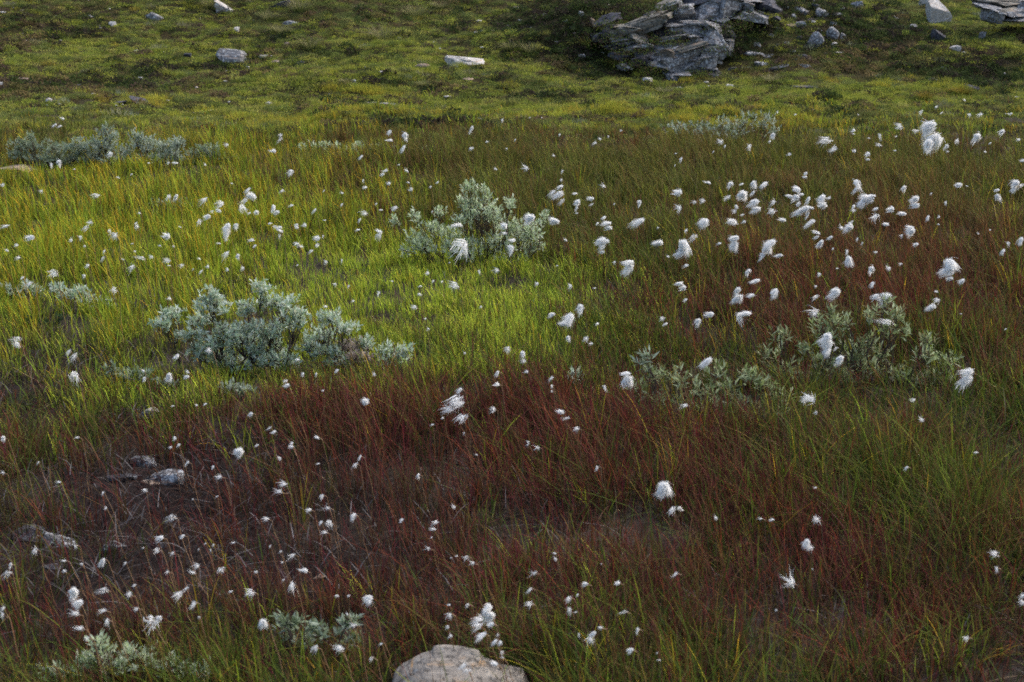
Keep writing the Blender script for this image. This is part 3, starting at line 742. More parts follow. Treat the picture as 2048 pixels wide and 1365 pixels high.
CC = [A([(.23, .26, .040), (.29, .30, .048), (.19, .23, .040), (.30, .29, .07)]), A([(.14, .17, .045), (.17, .19, .055), (.12, .14, .045), (.15, .13, .05)]),
      A([(.035, .050, .018), (.05, .07, .02), (.04, .032, .024)]), A([(.12, .085, .045), (.11, .10, .035), (.08, .055, .040), (.16, .12, .05)]),
      A([(.33, .31, .04), (.29, .30, .04), (.33, .26, .04)]), A([(.25, .24, .13), (.2, .22, .14)])]
col = np.zeros((N, 3))
for i in range(6):
    m_ = sp == i
    col[m_] = CC[i][RS.randint(0, len(CC[i]), m_.sum())]
col *= RS.uniform(.75, 1.25, (N, 1))
# keep slabs of rock open
# bare grey-brown soil hollows get no cover
hol = fbm(x * 2.3 + 2, y * 2.6, octaves=3, seed=660)
fm = np.where(sp <= 1, RS.choice([0, 1, 0, 1, 4], N), np.where(sp <= 3, RS.choice([2, 3, 2, 0], N), RS.choice([4, 5], N)))
scl = RS.uniform(.65, 1.35, N) * np.where(sp == 2, 1.1, 1)
keep = (hol < .36) | (RS.rand(N) < .5)
keep &= ~((x > 1.15) & (x < 2.55) & (y > 16.5) & (y < 17.7) & (RS.rand(N) < .7))
x, y, col, fm, scl = x[keep], y[keep], col[keep], fm[keep], scl[keep]; N = len(x)
print('cover clumps', N)
pts = np.stack([x, y, height(x, y) - .006], -1)
me = bpy.data.meshes.new('hillside_heath'); me.vertices.add(N); me.vertices.foreach_set('co', pts.astype(np.float32).ravel())
at = me.attributes.new('idx', 'INT', 'POINT'); at.data.foreach_set('value', fm.astype(np.int32))
at = me.attributes.new('scl', 'FLOAT', 'POINT'); at.data.foreach_set('value', scl.astype(np.float32))
rot = np.zeros((N, 3), np.float32); rot[:, 2] = RS.uniform(0, 6.28, N); rot[:, 0] = .08
at = me.attributes.new('rot', 'FLOAT_VECTOR', 'POINT'); at.data.foreach_set('vector', rot.ravel())
c4 = np.ones((N, 4), np.float32); c4[:, :3] = col
at = me.attributes.new('col', 'FLOAT_COLOR', 'POINT'); at.data.foreach_set('color', c4.ravel())
ng = bpy.data.node_groups.new('scatter', 'GeometryNodeTree')
ng.interface.new_socket('Geometry', in_out='INPUT', socket_type='NodeSocketGeometry')
ng.interface.new_socket('Geometry', in_out='OUTPUT', socket_type='NodeSocketGeometry')
gi = ng.nodes.new('NodeGroupInput'); go = ng.nodes.new('NodeGroupOutput')
iop = ng.nodes.new('GeometryNodeInstanceOnPoints'); ci = ng.nodes.new('GeometryNodeCollectionInfo')
ci.inputs['Collection'].default_value = proto; ci.inputs['Separate Children'].default_value = True; ci.inputs['Reset Children'].default_value = True
def named(nm, ty):
    a = ng.nodes.new('GeometryNodeInputNamedAttribute'); a.data_type = ty; a.inputs[0].default_value = nm
    return a.outputs[0]
ng.links.new(gi.outputs[0], iop.inputs['Points']); ng.links.new(ci.outputs[0], iop.inputs['Instance'])
iop.inputs['Pick Instance'].default_value = True
ng.links.new(named('idx', 'INT'), iop.inputs['Instance Index'])
ng.links.new(named('rot', 'FLOAT_VECTOR'), iop.inputs['Rotation'])
ng.links.new(named('scl', 'FLOAT'), iop.inputs['Scale'])
ng.links.new(iop.outputs[0], go.inputs[0])
o = add('hillside_heath', me); md = o.modifiers.new('scatter', 'NODES'); md.node_group = ng
tag(o, 'low carpet of lime moss, dark crowberry and brown heath over the hillside', 'heath', kind='stuff')

# gravel chips and lichen crumbs on the slope: nobody could count them
V_, F_ = [], []
IV, IF = ICO[1]
n = 2600; gx = RS.uniform(-8, 8, n); gy = RS.uniform(14.2, 22.5, n)
gp = fbm(gx * .9, gy * 1.1, octaves=3, seed=700) + .35 * field(H_BROWN, gx, gy) + .25 * field(H_DARK, gx, gy)
for i in np.where(RS.rand(n) < np.clip(gp * .5 + .02, 0, 1))[0]:
    r = .008 + .03 * RS.rand() ** 3; k0 = len(V_)
    c = A([gx[i], gy[i], float(height(gx[i], gy[i])) + .02 + r * .2])
    V_ += list(IV * A([r * RS.uniform(.8, 1.8), r, r * RS.uniform(.3, .8)]) * RS.uniform(.75, 1.2, (len(IV), 1)) + c)
    F_ += [tuple(k0 + t for t in f) for f in IF]
tag(add('gravel', make_mesh('gravel', V_, F_, M_rock_pale)), 'pale stone chips and crumbs strewn through the heath of the slope', 'gravel', kind='stuff')

# pale grass tussocks on the hillside: one object each, blades as its own mesh
TUS = [(625, 92, 60, 'wide pale green grass tussock above the lichened stones'), (565, 62, 46, 'thin pale tussock beside a flat grey stone'), (765, 75, 70, 'largest straw tipped tussock on the green slope'),
       (835, 30, 70, 'pale tussock at the slope top over dark heath'), (600, 15, 60, 'straw coloured tussock at the very top of the slope'), (420, 10, 50, 'pale tussock next to the slanting slab'), (1020, 95, 44, 'fawn tussock in front of the dark peaty bank'),
       (1060, 100, 50, 'green fawn tussock touching the dark peaty bank'), (540, 35, 50, 'ragged straw tussock high on the mossy slope'), (880, 12, 40, 'thin straw tussock at the top edge of the slope'),
       (1330, 182, 36, 'fine straw tussock below the outcrop foot'), (1545, 160, 44, 'buff tussock under the scree bank'), (1850, 195, 50, 'gold green tussock at the slope foot'), (1925, 185, 50, 'rusty orange tussock below the heath bank'),
       (1180, 90, 60, 'rusty green tussock hanging under the peaty bank'), (1230, 130, 60, 'dull green tussock at the outcrop corner'), (1545, 258, 70, 'orange gold tussock behind the thin bluish willow'), (850, 168, 30, 'small pale tussock amid lime moss'), (690, 160, 24, 'little fawn tussock in a mossy hollow')]
for i, (u, v, w, lab) in enumerate(TUS):
    c = ground(u, v + 8); s = px(c[1]) * w
    N = 240; ang = RS.uniform(0, 6.28, N); rad = s * .22 * np.sqrt(RS.rand(N))
    root = np.stack([np.cos(ang) * rad, np.sin(ang) * rad, 0 * rad], -1)
    g = 'orange' in lab or 'gold' in lab; dk = 'rusty green' in lab or 'dull' in lab
    tip = A([(.26, .15, .025), (.2, .17, .02)] if g else ([(.07, .09, .02), (.10, .06, .02)] if dk else [(.30, .27, .13), (.20, .21, .07), (.34, .28, .17)]))
    cv = RS.uniform(.7, 1.2, (N, 1))
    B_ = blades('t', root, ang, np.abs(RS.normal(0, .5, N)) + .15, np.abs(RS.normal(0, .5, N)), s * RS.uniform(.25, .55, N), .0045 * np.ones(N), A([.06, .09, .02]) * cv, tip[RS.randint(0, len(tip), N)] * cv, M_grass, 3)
    me = big_mesh('grass_tussock', *B_[:3], M_grass, B_[3])
    tag(add('grass_tussock', me, loc=(c[0], c[1], float(height(c[0], c[1])))), lab, 'tussock', 'pale tussocks on the hillside')

# ------------------------------------------------------------------ willow shrubs
def leaf_mesh(name, colr):
    V = [(0, 0, 0), (.45, -.16, .035), (.45, .16, .035), (.45, 0, 0), (1, 0, -.06), (.12, 0, 0)]
    return make_mesh(name, V, [(0, 1, 3), (0, 3, 2), (1, 4, 3), (3, 4, 2)], M_willow, np.tile(A(colr), (6, 1)))
LEAFC = {'silver': [(.41, .52, .37), (.52, .60, .49), (.34, .46, .28), (.56, .62, .56), (.35, .46, .34), (.40, .42, .28)],
         'pale': [(.40, .49, .29), (.49, .57, .38), (.34, .43, .22), (.54, .60, .46)],
         'blue': [(.27, .33, .24), (.33, .39, .31), (.21, .27, .17), (.38, .43, .36)],
         'green': [(.22, .28, .12), (.17, .22, .08), (.28, .34, .18), (.36, .42, .26), (.20, .19, .09)],
         'dim': [(.20, .26, .16), (.25, .31, .21), (.17, .22, .11), (.30, .36, .28)],
         'yellow': [(.30, .30, .08), (.24, .28, .08)],
         'darkgreen': [(.03, .06, .02), (.04, .08, .025)],
         'dry': [(.30, .24, .19), (.24, .20, .17), (.36, .32, .28)]}
LM_ = {k: [leaf_mesh('leaf', c) for c in v] for k, v in LEAFC.items()}

def tube(paths, sides=4):
    V = []; Fc = []
    for pts, r0, r1 in paths:
        n = len(pts); b0 = len(V)
        for i, p in enumerate(pts):
            d = (pts[min(n - 1, i + 1)] - pts[max(0, i - 1)]); d = d / (np.linalg.norm(d) + 1e-9)
            s = np.cross(d, A([.13, .9, .21])); s /= (np.linalg.norm(s) + 1e-9); t = np.cross(d, s)
            r = r0 + (r1 - r0) * i / max(1, n - 1)
            for k in range(sides):
                a = 2 * math.pi * k / sides
                V.append(p + (s * math.cos(a) + t * math.sin(a)) * r)
        for i in range(n - 1):
            for k in range(sides):
                a0 = b0 + i * sides + k; a1 = b0 + i * sides + (k + 1) % sides
                Fc.append((a0, a1, a1 + sides, a0 + sides))
        Fc.append(tuple(b0 + (n - 1) * sides + k for k in range(sides)))
    return V, Fc

def curve(p, q, n, wig, rs, sag=0.0):
    t = np.linspace(0, 1, n)[:, None]
    pts = p + (q - p) * t
    k = rs.normal(0, wig, (n, 3)) * np.sin(t * math.pi) ** .5
    pts = pts + k; pts[:, 2] += sag * np.sin(t[:, 0] * math.pi)
    pts[0] = p; pts[-1] = q
    return pts

def willow(label, cat, base, blobs, key, leaf_len=.036, per=10, dens=1.0, single=0, seed=0, ydist=None, wide=.32, name='willow_shrub', group='low willow shrubs in the meadow'):
    rs = np.random.RandomState(1000 + seed)
    g = ground(base[0], min(base[1], 1365))
    yd = g[1] if ydist is None else ydist
    if ydist: g = A([ (base[0] - 1024) / F * yd / C15, yd, 0.0])
    g = A([g[0], yd, float(height(g[0], yd))])
    root = empty(name, tuple(g), label, cat, group)
    s = px(yd)
    leaves = []
    for bi, bl in enumerate(blobs):
        u, v, ru, rv = bl[:4]; kcol = bl[4] if len(bl) > 4 else key
        yb = yd + rs.uniform(-.10, .10) * min(1.5, max(.5, s * 160)) 
        C = on_ray(u, v, yb); C[2] = max(C[2], float(height(C[0], C[1])) + .04)
        rx, rz, ry = ru * s, rv * s, max(ru, rv) * s * .8
        start = g + A([rs.uniform(-.03, .03), rs.uniform(-.03, .03), -.01])
        start[0] = C[0] + (g[0] - C[0]) * (rs.uniform(.25, .6) if abs(C[0] - g[0]) < .3 else rs.uniform(.1, .45)); start[2] = float(height(start[0], start[1])) - .01
        low = C - A([0, 0, rz * .5])
        main = curve(start, low, 7, .020, rs, sag=-.16 * np.linalg.norm(low - start))
        paths = [(main, .0034, .0016)]
        n = max(7, int((ru * rv) ** .8 / 6.2 * dens))
        for j in range(n):
            dv = rs.normal(size=3); dv /= np.linalg.norm(dv); dv *= rs.rand() ** .4
            S = C + dv * A([rx, ry, rz])
            S[2] = max(S[2], float(height(S[0], S[1])) + .02)
            fr = main[rs.randint(3, 7)]
            tw = curve(fr, S, 4, .006, rs)
            paths.append((tw, .0013, .0007))
            d = S - fr; d /= (np.linalg.norm(d) + 1e-6); d = d * .6 + A([-.05, 0, .55]) + rs.normal(0, .4, 3); d /= np.linalg.norm(d)
            for q in range(per):
                f = q / per
                pos = S - d * (leaf_len * 1.4 * (1 - f)) + d * .01
                rad = rs.normal(size=3); rad -= d * (rad @ d); rad /= (np.linalg.norm(rad) + 1e-6)
                ld = d * (.5 + f * .8) + rad * (.95 - .35 * f); ld /= np.linalg.norm(ld)
                nn = np.cross(ld, rad); nn /= (np.linalg.norm(nn) + 1e-6)
                up = np.cross(nn, ld)
                if up @ d < 0: up = -up; nn = -nn
                L = leaf_len * rs.uniform(.6, 1.15) * (1.05 - .35 * f)
                leaves.append((pos - g, ld, nn, up, L, kcol, rs.randint(0, len(LEAFC[kcol]))))
        V, Fc = tube([(pt - g, a, b) for pt, a, b in paths], 4)
        add('branch', make_mesh('branch', V, Fc, M_bark), root)
    # the leaves that show largest are parts, the rest one foliage mesh
    order = sorted(range(len(leaves)), key=lambda i: leaves[i][0][1] - leaves[i][4] * 2)
    alone = set(order[:single])
    Vs, Fs, Cs = [], [], []
    lv = A([(0, 0, 0), (.45, -.5, .035), (.45, .5, .035), (.45, 0, 0), (1, 0, -.06)])
    for i, (pos, ld, nn, up, L, kc, ci) in enumerate(leaves):
        if i in alone:
            o = add('leaf', LM_[kc][ci], root)
            Mx = Matrix(((ld[0] * L, nn[0] * L * wide / .32, up[0] * L, pos[0]), (ld[1] * L, nn[1] * L * wide / .32, up[1] * L, pos[1]), (ld[2] * L, nn[2] * L * wide / .32, up[2] * L, pos[2]), (0, 0, 0, 1)))
            o.matrix_basis = Mx
        else:
            k0 = len(Vs) * 5
            P_ = pos + L * (lv[:, :1] * ld + lv[:, 1:2] * nn * wide + lv[:, 2:3] * up)
            Vs.append(P_); Fs += [(k0, k0 + 1, k0 + 3), (k0, k0 + 3, k0 + 2), (k0 + 1, k0 + 4, k0 + 3), (k0 + 3, k0 + 4, k0 + 2)]
            Cs.append(np.tile(A(LEAFC[kc][ci]) * rs.uniform(.8, 1.15), (5, 1)))
    if Vs:
        o = add('foliage', make_mesh('foliage', np.concatenate(Vs), Fs, M_willow, np.concatenate(Cs)), root)
        o['kind'] = 'stuff'
    return root

willow('big silver leaved willow with dark twisted branches beside the lime grass', 'willow', (520, 752), [
    (418, 588, 24, 14), (425, 610, 48, 14), (345, 625, 26, 14), (325, 645, 22, 12), (395, 640, 30, 12), (470, 658, 50, 18), (500, 688, 66, 22), (430, 680, 44, 16), (560, 600, 42, 16), (588, 634, 32, 20), (540, 655, 48, 20),
    (400, 703, 34, 14), (522, 574, 22, 12), (545, 712, 50, 16), (575, 727, 26, 9), (450, 716, 40, 12), (380, 668, 30, 10), (495, 615, 30, 10), (470, 735, 60, 10)], 'silver', .028, 11, 1.1, 290, 1, wide=.36)
willow('middle sized silver willow with a dry brown tuft joined beside the big one', 'willow', (688, 742), [
    (660, 634, 28, 13), (690, 650, 32, 12), (640, 668, 34, 14), (618, 692, 26, 14), (655, 702, 34, 14), (702, 690, 26, 16, 'dry'), (735, 682, 18, 13), (680, 720, 36, 12), (720, 712, 26, 10, 'dry')], 'silver', .027, 11, 1.2, 260, 2, wide=.36)
willow('small round silver willow at the end of the silver willow row', 'willow', (785, 738), [(780, 702, 28, 13), (795, 715, 24, 10), (810, 698, 14, 8), (775, 725, 20, 8)], 'silver', .033, 10, 1.1, 120, 3)
willow('tall pale green willow standing among white cotton tufts mid meadow', 'willow', (945, 536), [
    (940, 374, 20, 16), (966, 390, 22, 18), (930, 400, 22, 14), (1020, 402, 18, 12), (880, 420, 12, 9), (975, 428, 55, 22), (1048, 450, 42, 20), (830, 430, 18, 11), (900, 463, 38, 14), (990, 478, 55, 22), (820, 470, 20, 13),
    (850, 490, 28, 14), (1068, 488, 22, 16), (930, 505, 46, 12), (960, 412, 42, 18), (1000, 515, 28, 10), (813, 500, 14, 9), (1088, 432, 10, 11), (790, 440, 10, 9), (860, 455, 36, 14), (840, 482, 34, 14), (1062, 465, 32, 16), (905, 488, 44, 14), (1035, 500, 36, 12), (930, 435, 30, 14), (1020, 455, 26, 14)], 'pale', .032, 9, .85, 280, 4, wide=.32)
willow('grey willow clump at the near end of the back thicket by the brown slab', 'willow', (100, 336), [(60, 292, 30, 12), (110, 292, 38, 14), (90, 312, 48, 12), (60, 272, 14, 7), (150, 300, 30, 16), (30, 305, 24, 10), (40, 285, 26, 12), (110, 318, 50, 12)], 'dim', .034, 9, 1.7, 0, 5)
willow('grey willow clump with an upright tip in the back thicket', 'willow', (215, 338), [(210, 272, 26, 14), (200, 290, 38, 14), (240, 302, 38, 13), (214, 255, 11, 9), (180, 312, 30, 10), (160, 285, 22, 10), (215, 315, 50, 12)], 'blue', .036, 9, 1.7, 0, 6)
willow('dense blue grey willow clump in the middle of the back thicket', 'willow', (305, 338), [(290, 286, 38, 16), (330, 292, 32, 14), (355, 286, 20, 12), (310, 310, 46, 11), (270, 270, 18, 10), (350, 308, 24, 12), (310, 322, 50, 9)], 'blue', .036, 9, 1.7, 0, 7)
willow('low trailing grey willow at the outer end of the back thicket', 'willow', (405, 330), [(395, 305, 34, 9), (430, 308, 18, 6), (375, 318, 26, 8), (420, 296, 30, 9), (450, 315, 26, 6)], 'dim', .034, 9, 1.6, 0, 8)
willow('thin bluish willow with upright wands at the meadow edge below the outcrop', 'willow', (1440, 292), [(1345, 252, 26, 14), (1395, 256, 30, 14), (1440, 245, 28, 18), (1490, 240, 28, 18), (1530, 235, 22, 18), (1545, 258, 18, 12), (1465, 266, 40, 11), (1420, 275, 40, 8)], 'blue', .038, 8, .9, 0, 9)
willow('sparse green willow with white fluff caught in it among red sedge', 'willow', (1745, 772), [
    (1640, 642, 22, 14), (1662, 618, 10, 8), (1650, 665, 38, 12), (1690, 640, 26, 13), (1740, 622, 18, 12), (1775, 602, 12, 10), (1780, 650, 42, 15), (1720, 680, 32, 14), (1700, 702, 38, 14), (1770, 700, 22, 12), (1860, 682, 20, 16),
    (1848, 705, 26, 9), (1890, 750, 26, 16), (1612, 690, 22, 12), (1795, 622, 22, 10), (1650, 720, 40, 12), (1740, 730, 40, 12), (1800, 740, 40, 12), (1560, 665, 26, 10), (1575, 735, 50, 12), (1620, 755, 50, 12), (1700, 765, 60, 12), (1840, 760, 50, 12), (1900, 715, 34, 12), (1540, 700, 30, 10)], 'green', .040, 8, .5, 290, 10, wide=.24)
willow('low olive green willow spreading in front of the sparse green willow', 'willow', (1430, 842), [
    (1290, 716, 22, 14, 'dim'), (1300, 740, 18, 9), (1370, 760, 28, 11), (1400, 776, 46, 14), (1350, 792, 40, 11), (1450, 770, 28, 14), (1500, 742, 18, 9), (1490, 800, 46, 11), (1420, 812, 50, 9), (1560, 782, 26, 11), (1310, 798, 30, 8), (1340, 740, 30, 9), (1430, 735, 30, 10), (1540, 760, 40, 12), (1550, 815, 50, 12), (1480, 830, 50, 10), (1270, 770, 24, 9)], 'green', .040, 8, .5, 240, 11, wide=.24)
willow('silver green willow low in front at the meadow corner', 'willow', (250, 1365), [
    (198, 1286, 22, 14), (180, 1312, 58, 14), (230, 1328, 80, 16), (280, 1342, 80, 16), (120, 1356, 40, 10), (340, 1336, 36, 13), (400, 1346, 36, 11), (258, 1302, 18, 9), (175, 1345, 60, 14), (240, 1360, 90, 10)], 'pale', .026, 9, .42, 290, 12, wide=.34)
willow('faded grey green willow between cotton tufts near the buff boulder', 'willow', (620, 1318), [(580, 1242, 34, 14), (600, 1272, 46, 14), (700, 1240, 26, 11), (650, 1258, 36, 12), (690, 1285, 40, 12)], 'dim', .028, 8, .45, 160, 13, wide=.36)
willow('low silver sprigs in gold sedge beyond the dark leaved sprig', 'willow', (150, 622), [(110, 573, 20, 9), (140, 585, 30, 9), (180, 596, 24, 8), (212, 602, 18, 6), (165, 575, 18, 7)], 'silver', .033, 9, 1.0, 0, 14)
willow('small silver sprigs beside the low silver sprigs near the meadow rim', 'willow', (45, 602), [(18, 575, 18, 9), (55, 568, 20, 9), (70, 582, 16, 7), (35, 588, 20, 6)], 'silver', .032, 9, .9, 0, 15)
willow('dim grey sprigs in short grass in front of the big silver willow', 'willow', (270, 785), [(250, 750, 28, 10), (280, 744, 24, 10), (328, 774, 28, 7), (220, 735, 12, 12)], 'dim', .032, 8, .8, 0, 16)
willow('tiny blue grey sprigs under the big silver willow', 'willow', (475, 798), [(460, 775, 28, 7), (490, 782, 18, 5)], 'blue', .032, 8, 1.0, 0, 17)
willow('pale low willow strip along the far meadow edge', 'willow', (710, 312), [(620, 290, 24, 7), (660, 290, 30, 9), (720, 290, 30, 7), (770, 296, 30, 7), (850, 300, 22, 7), (700, 302, 60, 6)], 'pale', .034, 8, 1.2, 0, 18)
willow('faint green sprigs between gold sedge and the back thicket', 'willow', (345, 436), [(320, 405, 18, 8), (360, 400, 24, 9), (390, 412, 18, 7), (240, 425, 16, 7)], 'dim', .034, 7, .9, 0, 19)
willow('single silvery sprig poking up from green sedge', 'willow sprig', (1150, 792), [(1150, 748, 15, 9)], 'silver', .040, 10, .8, 24, 20, name='willow_sprig')
willow('single yellow leaved sprig low in green sedge', 'willow sprig', (1170, 798), [(1172, 776, 20, 7)], 'yellow', .036, 7, .8, 20, 21, name='willow_sprig')
willow('dark leaved crowberry sprig beside bare soil at the gold sedge rim', 'crowberry', (105, 668), [(115, 635, 18, 14), (88, 645, 12, 12), (60, 640, 14, 10)], 'darkgreen', .02, 12, .9, 0, 22, name='crowberry_sprig', group='dark sprigs')

# ------------------------------------------------------------------ cotton grass
def fibres(n, seed, style, m_=4, fine=1.0):
    """silky hairs that leave one spikelet, spread in locks and are blown over to one side"""
    rs = np.random.RandomState(seed); V = []; Fc = []
    flow = A([-1.0, 0.0, rs.uniform(-.9, .0)]); flow /= np.linalg.norm(flow)
    wis = style != 'dense'
    locks = rs.normal(size=(rs.randint(2, 5) if wis else rs.randint(3, 7), 3)); locks[:, 0] = np.where(locks[:, 0] > .3, -locks[:, 0], locks[:, 0]); locks /= np.linalg.norm(locks, axis=1)[:, None]
    lockL = rs.uniform(.35, 1.3, len(locks)) * (1 - .45 * np.clip(locks[:, 0] + .3, 0, 1)) * (1 - .3 * np.clip(locks[:, 2], 0, 1)); bend = rs.normal(0, .6 if wis else .45, (len(locks), 3))
    for i in range(n):
        q = rs.randint(len(locks))
        d = locks[q] + rs.normal(0, .32 if not wis else .20, 3)
        d = d / np.linalg.norm(d) * (.72 if not wis else .9) + A([-.35, 0, .12])
        L = lockL[q] * rs.uniform(.5, 1.05)
        k = rs.uniform(1.2, 2.3) if not wis else rs.uniform(.7, 1.6)
        pos = rs.normal(0, .09, 3)
        cur = d / np.linalg.norm(d); w = (.015 if not wis else .011) * rs.uniform(.6, 1.4) * (4 / m_) ** .7 * fine
        side = np.cross(cur, rs.normal(size=3)); side /= np.linalg.norm(side)
        b0 = len(V)
        curl = bend[q] + rs.normal(0, .14 if not wis else .3, 3)
        for s in range(m_ + 1):
            t = s / m_; ww = w * (1 - t ** 2 * .85)
            V += [pos - side * ww, pos + side * ww]
            cur = cur + (flow * k + curl + rs.normal(0, .12, 3)) * 1.5 / m_
            cur /= (np.linalg.norm(cur) + 1e-6)
            pos = pos + cur * L / m_ * .9
        for s in range(m_):
            a = b0 + 2 * s; Fc.append((a, a + 1, a + 3, a + 2))
    return V, Fc
def head_geo(seed, style, n, m_=4, core=True, fine=1.0):
    V, Fc = fibres(n, seed, style, m_, fine)
    V = list(V)
    if style == 'dense' and core:
        rs = np.random.RandomState(seed + 5)
        c = A([-.30, rs.uniform(-.06, .06), rs.uniform(-.08, .05)]); r = rs.uniform(.08, .15)
        IV, IF = ICO[2 if m_ > 3 else 1]; b0 = len(V)
        D = r * (1 + .6 * fbm(IV[:, 0] * 2.6 + seed, IV[:, 1] * 2.6, IV[:, 2] * 2.6, octaves=2, seed=seed))[:, None]
        V += list(IV * D * A([1.5, .9, .8]) + c); Fc += [tuple(b0 + t for t in f) for f in IF]
    V = np.array(V)
    lo, hi = np.percentile(V, 4, axis=0), np.percentile(V, 96, axis=0)
    V /= max(hi[0] - lo[0], (hi[2] - lo[2]) * .85)
    return V, Fc
def head_mesh(*a, **k):
    V, Fc = head_geo(*a, **k)
    return make_mesh('cotton_head', V, Fc, M_cotton), V.mean(0)
BIG = [head_mesh(20 + i, 'dense', 620, 4, True, .62) for i in range(7)]
DENSE = [head_mesh(40 + i, 'dense', 190, 3) for i in range(12)]
WISPY = [head_mesh(80 + i, 'wispy', 48, 4) for i in range(12)]
TINY = [head_geo(120 + i, 'dense' if i % 3 else 'wispy', 36, 2) for i in range(9)]
bv, bf = rock_shape(5, 1, (.09, .09, .16), 2, 0, 0, .2)
bv = bv + A([.03, 0, -.02]); BRACT = make_mesh('bract', bv, bf, M_bract)

